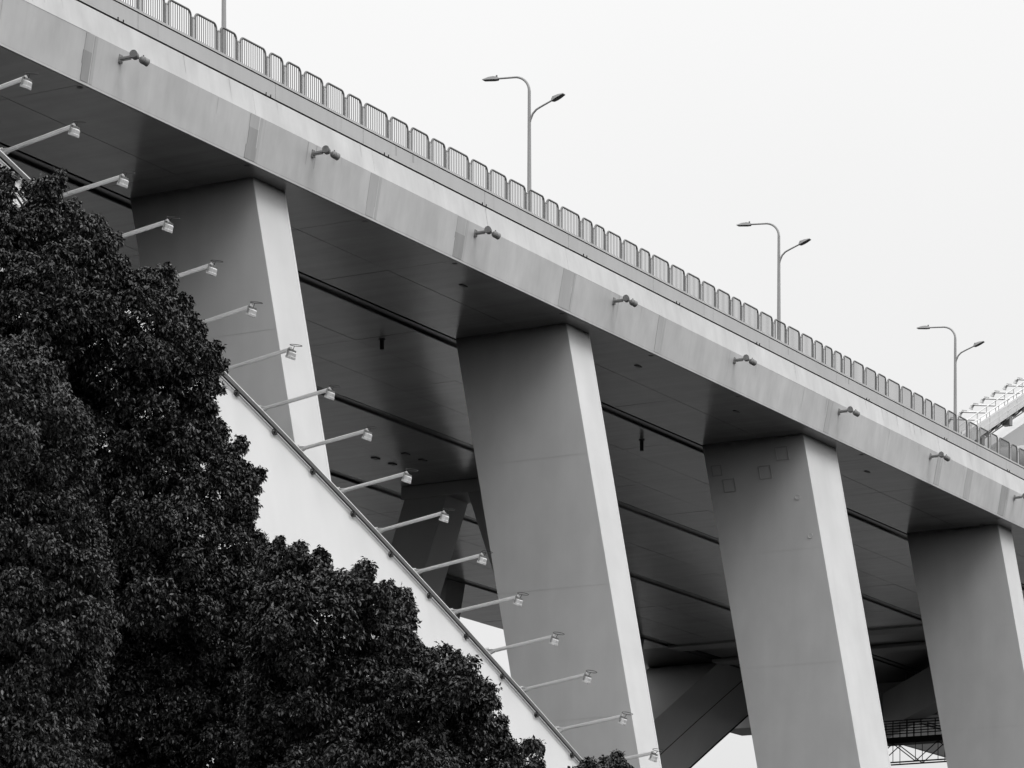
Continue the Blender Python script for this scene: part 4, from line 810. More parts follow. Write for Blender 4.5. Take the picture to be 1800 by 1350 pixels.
T2 = [(40.11, 26.22, 8.72, 0.36),(40.59, 24.83, 6.66, 0.22),(39.42, 25.49, 9.3, 0.38),(39.58, 25.64, 7.29, 0.26),(41.04, 24.89, 9.07, 0.32),(41.61, 23.51, 6.54, 0.22),(40.63, 23.77, 8.34, 0.25),(41.38, 23.23, 7.34, 0.29),(40.0, 25.22, 9.59, 0.38),(40.49, 24.34, 8.46, 0.44),(40.7, 24.86, 9.83, 0.3),(40.72, 23.68, 8.72, 0.25),(41.43, 23.6, 8.63, 0.17),(40.42, 25.82, 6.74, 0.4),(41.38, 23.6, 7.85, 0.25),(39.92, 26.37, 6.99, 0.18),(40.12, 24.49, 7.45, 0.36),(39.66, 25.24, 7.45, 0.37),(39.91, 25.61, 7.91, 0.3),(40.89, 24.51, 6.57, 0.27),(40.19, 23.61, 7.33, 0.36),(41.56, 22.85, 7.38, 0.21),(41.56, 25.03, 9.78, 0.18),(40.51, 25.43, 9.16, 0.2),(40.41, 25.49, 10.21, 0.15),(40.38, 26.23, 10.32, 0.26),(41.85, 23.76, 8.21, 0.19),(40.28, 24.09, 6.99, 0.38),(40.39, 25.07, 8.67, 0.46),(39.64, 25.42, 8.85, 0.31),(40.67, 25.96, 10.44, 0.17),(39.59, 25.25, 8.25, 0.28),(40.03, 24.99, 6.98, 0.39),(41.53, 24.27, 6.62, 0.28),(40.9, 23.53, 6.88, 0.26),(40.13, 26.36, 7.93, 0.27),(40.1, 24.55, 8.04, 0.27),(41.78, 22.87, 6.89, 0.17),(41.06, 25.73, 6.63, 0.25),(41.2, 24.76, 9.4, 0.22),(41.34, 22.75, 6.56, 0.26),(39.36, 24.52, 7.46, 0.29),(40.03, 26.33, 9.15, 0.2),(39.46, 25.3, 9.74, 0.21),(40.5, 24.37, 7.92, 0.31),(40.69, 25.05, 6.47, 0.15),(39.79, 26.12, 9.67, 0.15),(41.29, 23.84, 8.18, 0.26),(40.34, 25.13, 9.98, 0.21),(40.99, 23.5, 7.3, 0.21),(41.35, 22.94, 6.97, 0.27),(39.95, 25.04, 8.06, 0.24),(40.94, 25.18, 10.21, 0.15),(41.21, 24.36, 9.0, 0.16),(40.31, 26.64, 7.33, 0.16),(40.89, 24.24, 8.17, 0.22),(41.7, 23.22, 7.73, 0.2),(39.86, 26.2, 6.5, 0.2),(40.19, 26.5, 8.28, 0.18),(42.01, 23.65, 8.05, 0.18),(40.03, 26.21, 9.94, 0.17),(40.03, 26.47, 6.78, 0.16),(41.63, 23.91, 6.54, 0.21),(41.14, 23.2, 6.81, 0.26),(41.26, 23.43, 8.35, 0.15),(39.55, 25.71, 8.18, 0.21),(40.33, 26.62, 7.68, 0.18),(40.23, 25.02, 9.32, 0.24),(39.87, 25.47, 7.1, 0.19),(40.82, 24.98, 9.46, 0.27),(40.7, 23.94, 7.83, 0.28),(40.8, 23.39, 8.71, 0.15),(41.86, 22.9, 7.14, 0.15),(39.67, 26.1, 9.38, 0.15),(41.57, 23.19, 6.46, 0.16),(40.88, 24.81, 6.47, 0.15),(40.45, 23.65, 6.89, 0.23),(40.27, 24.53, 7.02, 0.2),(40.36, 25.99, 10.52, 0.16),(40.24, 26.15, 6.5, 0.18),(40.79, 23.65, 7.54, 0.22),(40.27, 26.08, 7.69, 0.22),(40.77, 25.25, 9.62, 0.22),(39.87, 25.45, 9.24, 0.22),(41.0, 23.14, 7.04, 0.22),(39.92, 25.26, 7.87, 0.22),(40.1, 25.32, 8.54, 0.22),(40.14, 26.21, 9.77, 0.22),(41.19, 23.55, 7.13, 0.22),(40.37, 25.02, 7.33, 0.22),(40.42, 26.69, 9.06, 0.13),(40.16, 23.98, 7.32, 0.22),(42.15, 25.24, 9.29, 0.23),(41.95, 23.78, 7.75, 0.22),(40.92, 25.21, 9.21, 0.22),(40.63, 25.98, 10.23, 0.22),(40.19, 25.16, 7.33, 0.22),(40.64, 25.81, 8.86, 0.22),(41.17, 24.16, 8.64, 0.22),(40.37, 25.86, 8.62, 0.22),(40.26, 26.58, 7.19, 0.19),(41.85, 23.23, 7.26, 0.22),(40.89, 23.82, 7.13, 0.22),(41.72, 24.78, 9.26, 0.14),(40.23, 24.22, 7.59, 0.22),(41.31, 24.6, 8.92, 0.22),(41.4, 25.05, 9.57, 0.22),(39.8, 25.89, 9.87, 0.22),(40.25, 25.39, 9.98, 0.22),(39.98, 25.45, 8.09, 0.22),(40.75, 26.9, 7.58, 0.18),(40.22, 23.94, 7.61, 0.22),(39.99, 25.78, 8.29, 0.22),(40.5, 26.34, 8.09, 0.22),(39.89, 25.3, 9.11, 0.22),(41.49, 23.96, 7.84, 0.22),(41.31, 24.4, 8.83, 0.22),(41.42, 24.17, 8.24, 0.22),(41.94, 23.37, 7.6, 0.22),(40.36, 26.46, 7.21, 0.22),(40.36, 25.1, 9.75, 0.22),(40.59, 26.84, 8.61, 0.11),(40.22, 26.13, 7.13, 0.22),(39.95, 25.96, 8.94, 0.22),(41.56, 23.71, 8.29, 0.22),(41.5, 24.18, 8.03, 0.22),(40.18, 24.94, 8.08, 0.22),(42.16, 25.12, 9.47, 0.11),(40.31, 24.28, 7.29, 0.22),(40.16, 24.64, 7.74, 0.22),(41.5, 23.58, 7.41, 0.22),(39.87, 25.79, 9.74, 0.22),(40.64, 26.39, 10.6, 0.17),(40.35, 24.58, 7.87, 0.22),(40.96, 23.69, 7.38, 0.22),(40.33, 26.34, 7.63, 0.22),(40.06, 26.35, 9.59, 0.13),(41.29, 23.61, 8.48, 0.22),(40.17, 25.3, 8.3, 0.22),(40.5, 23.35, 8.46, 0.22),(40.56, 24.95, 7.13, 0.22),(41.02, 25.49, 9.22, 0.22),(39.7, 24.75, 7.8, 0.21),(40.76, 24.08, 8.31, 0.22),(39.57, 25.39, 9.59, 0.22),(40.3, 25.97, 7.18, 0.22),(40.18, 26.3, 8.19, 0.22),(40.87, 24.76, 8.19, 0.22),(41.69, 23.61, 8.54, 0.12),(42.02, 24.01, 8.15, 0.22),(41.06, 25.14, 8.46, 0.22),(40.91, 25.77, 9.05, 0.22),(39.94, 26.2, 9.31, 0.22),(39.86, 26.02, 9.1, 0.22),(40.4, 25.58, 7.21, 0.22),(41.26, 23.7, 7.64, 0.22),(40.69, 26.13, 10.46, 0.22),(40.46, 26.63, 8.49, 0.22),(41.25, 25.53, 8.44, 0.22),(40.32, 25.64, 9.99, 0.22),(40.92, 23.65, 7.2, 0.22),(39.68, 24.91, 7.72, 0.22),(42.18, 23.63, 7.93, 0.19),(40.64, 25.09, 10.05, 0.22),(42.1, 25.39, 10.04, 0.12),(40.24, 24.87, 7.85, 0.22),(40.5, 26.26, 7.91, 0.22),(41.09, 23.77, 8.36, 0.22),(39.98, 26.0, 8.42, 0.22),(40.34, 26.41, 7.42, 0.22),(40.16, 25.93, 8.52, 0.22),(41.54, 23.91, 8.94, 0.11),(40.11, 25.87, 10.03, 0.22),(42.23, 28.0, 7.71, 0.13),(42.24, 28.04, 7.95, 0.13),(42.63, 28.21, 8.06, 0.09),(42.14, 28.01, 8.24, 0.11),(42.23, 27.93, 8.35, 0.09),(42.26, 28.11, 8.57, 0.11),(42.07, 27.87, 8.62, 0.15),(41.66, 27.67, 8.82, 0.08),(41.68, 27.64, 9.48, 0.11),(41.63, 27.51, 9.7, 0.11),(42.36, 27.98, 9.94, 0.15),(41.94, 27.7, 9.87, 0.14),(42.16, 27.78, 10.04, 0.09),(41.5, 27.38, 10.04, 0.11),(41.97, 27.62, 10.35, 0.09),(41.41, 27.19, 10.35, 0.08),(41.58, 27.38, 10.57, 0.1),(41.82, 27.38, 10.85, 0.13),(42.55, 27.88, 11.05, 0.15),(41.67, 27.06, 11.01, 0.11),(41.69, 26.92, 10.86, 0.11),(42.33, 27.14, 11.06, 0.1),(42.97, 27.51, 11.2, 0.08),(42.43, 26.87, 10.92, 0.15),(42.68, 26.94, 10.92, 0.1),(42.78, 26.97, 10.76, 0.13),(42.79, 26.74, 10.69, 0.09),(42.73, 26.52, 10.64, 0.11),(43.14, 26.62, 10.76, 0.13),(41.94, 25.78, 10.57, 0.15),(42.32, 25.62, 10.35, 0.13),(42.44, 25.49, 10.26, 0.1),(42.91, 25.69, 10.31, 0.13),(42.38, 25.39, 10.05, 0.14),(42.63, 25.49, 10.05, 0.15),(42.6, 25.43, 9.82, 0.14),(42.85, 25.55, 9.63, 0.11),(43.78, 26.0, 9.74, 0.09),(43.86, 26.2, 9.71, 0.14),(42.61, 25.23, 9.32, 0.12),(43.26, 25.46, 9.5, 0.09),(42.74, 25.09, 9.38, 0.1),(43.63, 25.43, 9.57, 0.14),(43.14, 24.97, 9.37, 0.14),(43.21, 24.73, 9.32, 0.1),(43.08, 24.32, 8.87, 0.1),(44.08, 24.88, 8.82, 0.12),(43.57, 24.69, 8.58, 0.08),(43.35, 24.31, 8.44, 0.11),(43.5, 24.43, 8.31, 0.14),(43.47, 23.87, 8.07, 0.13),(44.39, 24.33, 8.17, 0.15),(43.85, 24.05, 7.89, 0.1),(43.79, 23.93, 7.83, 0.09),(43.75, 23.86, 7.6, 0.13),(42.91, 27.06, 10.52, 0.24),(43.38, 26.1, 8.36, 0.34),(42.88, 28.18, 6.86, 0.22),(42.78, 27.33, 7.03, 0.44),(43.14, 28.52, 9.04, 0.12),(44.25, 26.84, 9.65, 0.35),(44.73, 25.42, 7.85, 0.24),(44.37, 27.3, 7.64, 0.24),(44.29, 26.67, 10.31, 0.2),(43.43, 27.4, 10.84, 0.16),(44.11, 26.06, 8.85, 0.24),(43.31, 27.18, 8.27, 0.24),(43.47, 27.88, 10.56, 0.23),(44.4, 26.73, 10.33, 0.2),(43.93, 28.04, 10.01, 0.24),(44.02, 24.99, 8.79, 0.17),(43.83, 28.12, 8.52, 0.32),(43.59, 26.56, 7.46, 0.22),(43.04, 27.01, 8.23, 0.24),(44.73, 25.69, 6.9, 0.23),(43.49, 28.4, 10.45, 0.24),(43.74, 27.42, 8.66, 0.26),(43.63, 26.23, 8.98, 0.48),(44.94, 25.99, 7.93, 0.24),(43.72, 25.56, 7.31, 0.26),(42.76, 27.93, 10.3, 0.24),(43.18, 27.48, 8.6, 0.24),(43.7, 26.29, 8.41, 0.34),(43.58, 28.74, 8.83, 0.2),(43.73, 26.77, 8.61, 0.3),(43.48, 27.38, 9.51, 0.24),(44.55, 26.54, 9.91, 0.12),(42.55, 27.86, 7.74, 0.24),(43.39, 26.48, 7.92, 0.39),(44.42, 27.2, 9.01, 0.24),(43.89, 27.34, 8.12, 0.31),(43.49, 26.57, 10.39, 0.33),(43.08, 28.16, 9.24, 0.4),(44.63, 26.88, 7.89, 0.24),(44.23, 25.99, 7.9, 0.4),(45.18, 25.65, 8.98, 0.17),(45.08, 26.21, 9.47, 0.27),(42.97, 26.93, 6.86, 0.28),(44.18, 26.55, 9.96, 0.24),(43.97, 26.12, 9.67, 0.15),(45.03, 26.01, 8.36, 0.24),(42.96, 28.13, 10.54, 0.18),(43.56, 27.86, 10.85, 0.24),(44.07, 25.5, 8.84, 0.24),(44.62, 26.08, 7.42, 0.26),(43.59, 28.67, 10.29, 0.14),(44.14, 27.01, 7.1, 0.24),(43.67, 25.66, 7.82, 0.4),(42.6, 28.16, 7.65, 0.17),(43.12, 28.46, 7.92, 0.2),(43.15, 27.65, 9.1, 0.24),(43.98, 26.68, 9.6, 0.35)]
T3 = [(34.33, 26.18, 6.6, 0.25),(34.49, 26.61, 7.35, 0.43),(34.08, 26.93, 6.53, 0.28),(34.6, 25.81, 6.87, 0.42),(34.22, 26.63, 9.12, 0.32),(34.5, 27.2, 8.92, 0.26),(34.38, 27.25, 8.0, 0.27),(34.53, 26.62, 9.88, 0.31),(35.57, 26.42, 10.32, 0.36),(34.36, 26.54, 8.69, 0.39),(34.85, 26.08, 8.54, 0.35),(34.74, 27.13, 6.25, 0.31),(35.5, 27.01, 10.82, 0.29),(35.59, 26.01, 9.56, 0.27),(34.56, 26.35, 9.2, 0.34),(35.76, 26.36, 7.51, 0.25),(34.25, 26.24, 10.97, 0.38),(35.43, 26.17, 6.21, 0.26),(35.18, 26.52, 6.27, 0.28),(35.03, 28.02, 9.47, 0.15),(34.63, 26.24, 8.1, 0.28),(34.47, 27.28, 12.3, 0.24),(35.61, 26.63, 10.96, 0.25),(34.82, 27.59, 10.42, 0.32),(36.03, 26.37, 10.14, 0.16),(33.91, 26.73, 10.78, 0.34),(34.84, 26.26, 9.75, 0.33),(35.16, 26.24, 9.15, 0.33),(35.67, 26.92, 12.18, 0.24),(34.8, 26.87, 12.1, 0.34),(34.68, 27.48, 9.7, 0.3),(33.9, 26.8, 8.33, 0.38),(34.75, 27.46, 6.99, 0.23),(35.82, 26.37, 8.27, 0.34),(35.44, 26.41, 11.58, 0.32),(34.35, 27.46, 11.12, 0.16),(34.7, 27.59, 6.2, 0.27),(34.86, 27.62, 7.66, 0.37),(34.66, 26.19, 7.76, 0.19),(34.17, 27.22, 11.33, 0.24),(35.42, 27.18, 6.12, 0.15),(34.4, 26.58, 7.9, 0.36),(34.62, 27.7, 11.91, 0.15),(34.7, 26.76, 11.65, 0.24),(36.1, 26.49, 11.35, 0.15),(34.22, 26.93, 11.57, 0.21),(36.42, 26.82, 11.22, 0.2),(35.12, 26.62, 10.32, 0.27),(35.5, 26.03, 8.88, 0.38),(35.06, 28.0, 7.22, 0.19),(35.86, 26.34, 6.73, 0.15),(34.5, 26.77, 10.31, 0.25),(35.63, 26.44, 7.81, 0.19),(34.11, 26.43, 10.53, 0.22),(34.85, 26.58, 8.46, 0.2),(34.75, 26.1, 7.47, 0.22),(34.46, 27.54, 8.96, 0.17),(34.35, 26.65, 6.83, 0.27),(34.7, 27.75, 12.26, 0.15),(34.74, 27.76, 12.59, 0.15),(36.33, 26.61, 7.99, 0.17),(35.2, 26.1, 9.65, 0.22),(33.95, 26.48, 11.16, 0.25),(34.05, 27.23, 10.54, 0.16),(35.19, 26.29, 6.54, 0.2),(36.51, 27.04, 10.97, 0.17),(35.84, 26.08, 9.31, 0.2),(35.02, 27.94, 10.15, 0.21),(35.63, 27.07, 12.48, 0.15),(35.04, 26.6, 11.51, 0.22),(34.5, 26.9, 9.63, 0.22),(34.75, 27.79, 6.51, 0.16),(35.63, 26.19, 6.49, 0.16),(34.83, 27.85, 6.92, 0.16),(36.59, 27.6, 12.66, 0.12),(34.7, 26.44, 6.96, 0.22),(36.01, 26.42, 7.3, 0.14),(34.34, 26.77, 7.04, 0.21),(35.29, 26.38, 7.7, 0.22),(35.08, 26.17, 7.35, 0.22),(35.84, 27.06, 11.46, 0.22),(34.78, 27.1, 6.64, 0.22),(36.03, 26.83, 11.38, 0.22),(34.81, 26.81, 6.65, 0.22),(36.27, 26.39, 8.52, 0.13),(36.1, 26.6, 11.62, 0.18),(35.51, 26.67, 8.98, 0.22),(35.45, 26.59, 9.52, 0.22),(34.84, 26.78, 10.81, 0.22),(34.69, 27.05, 8.31, 0.22),(34.97, 26.55, 8.97, 0.22),(34.82, 26.3, 7.34, 0.22),(35.49, 26.89, 11.94, 0.22),(34.32, 26.66, 10.82, 0.21),(36.02, 26.4, 8.64, 0.22),(36.07, 27.16, 10.75, 0.22),(35.06, 26.97, 10.3, 0.22),(35.87, 26.48, 9.96, 0.22),(35.26, 26.1, 9.49, 0.22),(35.11, 26.93, 11.55, 0.22),(35.06, 26.4, 6.67, 0.22),(34.29, 26.75, 10.43, 0.21),(34.85, 26.72, 8.23, 0.22),(34.55, 26.92, 10.14, 0.22),(34.85, 26.91, 8.36, 0.22),(37.02, 27.33, 10.93, 0.14),(35.13, 27.11, 10.61, 0.22),(36.35, 27.1, 10.83, 0.22),(35.6, 27.27, 12.55, 0.15),(35.63, 26.23, 9.4, 0.22),(34.74, 27.13, 11.63, 0.22),(36.5, 26.49, 8.82, 0.13),(34.96, 26.53, 7.59, 0.22),(35.22, 26.78, 10.11, 0.22),(36.63, 26.71, 10.04, 0.16),(34.97, 26.97, 9.69, 0.22),(35.42, 26.61, 8.07, 0.22),(36.05, 27.28, 11.2, 0.22),(35.76, 27.2, 12.34, 0.22),(35.7, 26.23, 6.87, 0.16),(35.11, 26.88, 10.51, 0.22),(34.68, 26.82, 9.44, 0.22),(35.76, 26.25, 7.05, 0.14),(35.59, 26.49, 7.99, 0.22),(35.91, 26.91, 11.97, 0.22),(36.46, 26.41, 9.29, 0.11),(35.34, 26.85, 8.77, 0.22),(34.76, 26.55, 7.79, 0.22),(35.22, 26.71, 9.62, 0.22),(35.25, 26.87, 11.75, 0.22),(35.35, 26.49, 8.22, 0.22),(36.26, 27.24, 11.38, 0.22),(35.05, 26.81, 9.62, 0.22),(34.38, 26.16, 7.12, 0.21),(36.42, 26.85, 8.04, 0.22),(36.42, 26.71, 7.79, 0.16),(35.47, 26.79, 8.47, 0.22),(34.95, 27.29, 11.93, 0.22),(34.02, 26.44, 10.97, 0.21),(35.45, 27.06, 12.07, 0.22),(34.79, 27.15, 9.94, 0.22),(35.38, 26.61, 10.19, 0.22),(34.89, 27.16, 8.54, 0.22),(34.92, 26.44, 6.8, 0.22),(34.67, 26.64, 7.03, 0.22),(35.61, 26.31, 8.57, 0.22),(36.73, 27.1, 11.13, 0.14),(35.16, 26.84, 9.83, 0.22),(37.21, 27.25, 11.5, 0.12),(35.63, 26.88, 11.81, 0.22),(34.33, 26.83, 10.63, 0.21),(34.85, 27.23, 12.23, 0.22),(36.96, 28.54, 13.12, 0.08),(36.58, 27.99, 12.88, 0.07),(37.58, 28.66, 13.21, 0.14),(36.4, 27.59, 12.92, 0.07),(36.99, 28.01, 12.98, 0.09),(36.77, 27.71, 12.74, 0.09),(37.72, 28.32, 13.08, 0.1),(36.63, 27.38, 12.52, 0.08),(37.57, 28.0, 12.77, 0.13),(36.47, 27.19, 12.2, 0.14),(36.8, 27.31, 12.3, 0.07),(37.62, 27.91, 12.48, 0.09),(37.28, 27.46, 12.21, 0.07),(36.76, 27.16, 11.93, 0.12),(37.7, 27.64, 12.17, 0.12),(37.68, 27.53, 11.93, 0.14),(37.13, 27.11, 11.34, 0.08),(37.5, 27.48, 11.32, 0.12),(37.12, 27.26, 11.22, 0.14),(37.07, 27.1, 10.59, 0.08),(37.72, 27.46, 10.62, 0.1),(38.21, 27.75, 10.61, 0.09),(37.33, 27.12, 10.45, 0.09),(37.93, 27.57, 10.32, 0.14),(37.26, 26.92, 9.94, 0.1),(37.95, 27.44, 9.96, 0.1),(37.28, 26.96, 9.46, 0.08),(37.47, 26.96, 9.31, 0.11),(37.98, 27.37, 9.14, 0.13),(37.51, 27.19, 8.88, 0.13),(37.08, 26.83, 8.72, 0.09),(36.83, 26.65, 8.51, 0.08),(37.4, 27.14, 8.29, 0.11),(37.48, 27.27, 7.9, 0.09),(37.19, 27.18, 7.6, 0.09),(37.55, 27.26, 7.59, 0.12),(38.35, 28.05, 7.7, 0.07),(37.77, 27.58, 7.33, 0.13),(37.82, 27.55, 7.22, 0.12),(37.12, 27.06, 7.02, 0.13),(37.08, 27.01, 6.86, 0.08),(37.22, 29.77, 13.03, 0.17),(38.48, 29.38, 10.6, 0.24),(38.83, 28.53, 7.32, 0.17),(37.77, 28.66, 12.28, 0.25),(37.85, 28.65, 7.23, 0.24),(37.59, 29.17, 11.08, 0.27),(37.32, 29.54, 13.18, 0.27),(38.38, 29.62, 11.44, 0.24),(38.52, 29.1, 9.05, 0.24),(38.23, 28.02, 9.07, 0.24),(38.17, 29.72, 9.18, 0.24),(37.8, 29.49, 10.65, 0.24),(37.82, 30.25, 13.21, 0.17),(37.51, 29.52, 12.52, 0.23),(37.77, 28.41, 10.77, 0.24),(37.95, 28.64, 12.47, 0.24),(37.92, 28.85, 11.44, 0.31),(37.67, 29.64, 12.56, 0.23),(37.03, 29.62, 12.62, 0.16),(38.12, 28.17, 9.05, 0.24),(38.82, 28.66, 11.38, 0.15),(38.35, 28.31, 11.26, 0.15),(38.18, 28.11, 8.71, 0.38),(37.94, 28.3, 7.37, 0.46),(38.1, 29.7, 10.45, 0.24),(37.87, 30.28, 6.94, 0.17),(38.45, 29.1, 11.83, 0.25),(38.08, 28.61, 11.86, 0.25),(37.7, 29.72, 9.59, 0.28),(37.9, 29.26, 13.02, 0.37),(37.71, 28.69, 12.92, 0.24),(37.96, 28.67, 8.94, 0.24),(38.32, 28.9, 13.17, 0.13),(37.96, 29.34, 8.55, 0.4),(37.51, 28.96, 8.87, 0.24),(37.98, 28.59, 11.23, 0.25),(37.42, 29.58, 7.4, 0.25),(37.29, 29.82, 13.05, 0.17),(38.14, 28.96, 9.62, 0.24),(37.52, 28.49, 9.49, 0.24),(37.8, 28.99, 12.31, 0.24),(38.07, 29.54, 11.2, 0.27),(38.68, 28.21, 10.51, 0.17),(37.59, 29.71, 7.43, 0.25),(37.41, 29.13, 9.04, 0.24),(37.34, 29.12, 12.1, 0.27),(38.73, 28.89, 7.49, 0.46),(37.66, 29.38, 11.29, 0.24),(38.14, 29.63, 11.84, 0.24),(37.5, 29.98, 11.43, 0.18)]
T4 = [(44.71, 23.68, 7.17, 0.25),(44.88, 24.08, 7.01, 0.2),(44.9, 23.36, 7.49, 0.24),(44.6, 23.2, 6.88, 0.24),(44.23, 22.77, 7.07, 0.21),(44.62, 23.58, 7.48, 0.18),(45.13, 23.45, 7.87, 0.1),(45.62, 23.39, 6.77, 0.16),(44.87, 23.98, 7.62, 0.17),(44.87, 23.79, 7.77, 0.13),(45.73, 23.59, 8.0, 0.09),(44.64, 22.84, 6.89, 0.1),(44.86, 23.93, 6.73, 0.19),(45.12, 23.69, 7.76, 0.18),(44.79, 24.14, 6.79, 0.15),(44.94, 23.04, 7.38, 0.11),(45.41, 23.81, 6.69, 0.1),(45.4, 24.37, 7.35, 0.14),(44.95, 23.78, 7.94, 0.11),(44.89, 23.68, 6.85, 0.13),(45.31, 23.42, 6.65, 0.09),(44.33, 23.13, 7.14, 0.13),(45.42, 23.44, 7.78, 0.14),(45.33, 23.95, 6.71, 0.12),(44.99, 24.16, 7.48, 0.1),(45.76, 23.5, 7.65, 0.1),(44.62, 24.11, 6.63, 0.09),(45.31, 23.61, 6.67, 0.1),(45.59, 23.71, 7.82, 0.14),(46.04, 23.68, 7.76, 0.1),(46.08, 23.85, 8.1, 0.11),(45.47, 23.95, 7.98, 0.13),(45.15, 23.87, 7.7, 0.14),(45.09, 23.22, 7.45, 0.14),(45.31, 24.13, 7.54, 0.14),(45.82, 23.7, 7.94, 0.14),(45.2, 24.1, 7.81, 0.07),(44.97, 23.61, 7.58, 0.14),(46.67, 25.08, 7.83, 0.11),(45.3, 24.4, 7.75, 0.1),(46.61, 24.82, 8.08, 0.08),(46.24, 24.21, 8.08, 0.06),(47.16, 24.6, 8.25, 0.1),(46.79, 24.22, 8.26, 0.11),(46.89, 24.25, 8.33, 0.08),(46.13, 23.68, 8.01, 0.07),(46.38, 23.77, 7.95, 0.11),(46.57, 24.05, 7.95, 0.08),(46.52, 23.84, 7.63, 0.11),(46.78, 24.34, 7.74, 0.27),(47.1, 24.14, 7.65, 0.12),(46.43, 24.91, 7.2, 0.22),(46.47, 24.83, 7.83, 0.19),(46.52, 24.96, 7.21, 0.22),(46.51, 24.63, 7.39, 0.28),(46.66, 25.05, 7.5, 0.15),(47.0, 24.25, 7.99, 0.15),(46.94, 24.11, 7.8, 0.1),(46.58, 24.63, 7.9, 0.15),(46.38, 24.89, 7.19, 0.22),(46.78, 24.22, 8.2, 0.12)]
# ---------------------------------------------------------------- floodlights on arms along the near rib
AV = Vector((0, -2.68, .37))
def make_flood(arm=AV, dirx=1):
    t = thing('arm_floodlight', 'x', 'floodlight')
    d = arm.normalized()
    x = Vector((1, 0, 0)); n = d.cross(x).normalized()
    if n.z < 0: n = -n
    mb = MB()
    mb.lathe((0, 0, 0), d, [(0, .14), (.03, .14), (.031, .075), (.05, .07)], 14)
    for q in range(4):                         # stiffener fins round the foot
        a = q * math.pi / 2 + math.pi / 4
        r = x * math.cos(a) + n * math.sin(a)
        tt = d.cross(r) * .008
        p = [d * .031 + r * .06, d * .031 + r * .135, d * .30 + r * .066, d * .30 + r * .055]
        mb._add([v - tt for v in p] + [v + tt for v in p], [(0, 1, 2, 3), (7, 6, 5, 4), (0, 4, 5, 1), (1, 5, 6, 2), (2, 6, 7, 3), (3, 7, 4, 0)])
    if arm.y < 0:                              # upright gusset plate that carries the foot on the rib edge
        mb.box(-.012, .012, -.04, .10, -.62, .16)
        mb.box(-.09, .09, .0, .02, -.62, .14)
    mb.build('foot', M['white'], t)
    mb = MB(); mb.tube([d * .03, d * (arm.length - .04)], .066, 10)
    mb.build('arm', M['white'], t)
    tip = d * arm.length
    hb = Vector((0, .38, -.92)).normalized()   # beam aims down and back at the rib
    hx = Vector((1, 0, 0)); hy = hb.cross(hx).normalized()
    mb = MB()
    mb.lathe(tip - d * .05, d, [(0, .075), (.06, .08), (.07, .05)], 10)
    for s in (-1, 1):
        mb.beam(tip + hx * s * .14, tip + hx * s * .14 + hb * .24 - d * -.03, d, .05, .015)
    mb.beam(tip - hx * .14, tip + hx * .14, d, .05, .02)
    mb.build('bracket', M['lamp'], t)
    c = tip + hb * .13 + d * .10
    mb = MB()
    def ring(s, a, b): 
        cc = c + hb * s
        return [cc - hx * a - hy * b, cc + hx * a - hy * b, cc + hx * a + hy * b, cc - hx * a + hy * b]
    mb.sweep([ring(-.02, .08, .08), ring(.01, .11, .105), ring(.13, .115, .11), ring(.135, .125, .12), ring(.21, .125, .12)])
    hd = mb.build('housing', M['white'], t, .012)
    mb = MB()
    for k in range(5):
        q = -.08 + .04 * k
        mb.obox(c + hx * q - hb * .045, hx * .006, hy * .085, hb * .03)
    mb.build('cooling_fins', M['lamp'], hd)
    mb = MB(); mb.obox(c + hb * .213, hx * .11, hy * .105, hb * .003); mb.build('lens', M['glass'], hd)
    mb = MB()
    a0 = tip + Vector((0, .02, .06))
    loop = []
    for i in range(15):
        q = i / 14 * 2 * math.pi
        loop.append(a0 + Vector((.16 * math.sin(q), -.22 + .21 * math.cos(q), .03 + .075 * math.sin(q + .9))))
    mb.tube(loop[:-1], .011, 5, closed=True)
    mb.tube([loop[10], c - hb * .02], .011, 5)
    mb.build('cable', M['black'], t)
    return t
fl = make_flood()
ordn = ['first', 'second', 'third', 'fourth', 'fifth', 'sixth', 'seventh', 'eighth', 'ninth', 'tenth', 'eleventh', 'twelfth', 'thirteenth', 'fourteenth', 'fifteenth', 'sixteenth', 'seventeenth']
for i, u in enumerate(FU[1:]):
    o = fl if i == 0 else copy_tree(fl)
    h = rib_h(u) + max(.58, .55 + (u - 93.66) * .012)
    o.location = (u, near_v(63.2, h), z(h))
    o.rotation_euler = (rnd.uniform(-.015, .015), 0, rnd.uniform(-.02, .02))
    o['label'] = 'white floodlight on a long arm over the rib, ' + ordn[i] + ' from the top left'
    o['group'] = 'arm floodlights along the near rib'


# ---------------------------------------------------------------- far main arch: floodlights and catwalk
hfm = lambda u: 32.4 + .60 * (u - 198) - .0013 * (u - 198) ** 2
fl2 = None
for i, u in enumerate([248.6, 250.6, 252.6, 254.5, 256.4, 258.6, 260.6]):
    if fl2 is None:
        fl2 = make_flood(Vector((0, 2.68, .37)))
        o = fl2
    else:
        o = copy_tree(fl2)
    h = hfm(u) - .35
    o.location = (u, mirror(near_v(63.25, h)), z(h))
    o['label'] = 'small floodlight above the distant arch, ' + ordn[i] + ' from the left'
    o['group'] = 'floodlights on the distant arch'
cw = thing('catwalk', 'pale railed catwalk climbing the distant arch at the right edge', 'catwalk', (240, 91, z(56)))
def cpart(mb, name, mat):
    o = mb.build(name, mat); o.parent = cw
    o.matrix_parent_inverse = Matrix.Translation(-Vector(cw.location)); return o
cu_ = [226 + 1.5 * i for i in range(20)]
def cp(u, dv, dh):
    h = hfm(u); return Vector((u, mirror(near_v(68.4, h)) - .1 - dv, z(h + dh + 1.35)))
mb = MB(); mb.sweep([[cp(u, 0, .5), cp(u, 1.0, .5), cp(u, 1.0, .62), cp(u, 0, .62)] for u in cu_]); cpart(mb, 'walkway', M['rib'])
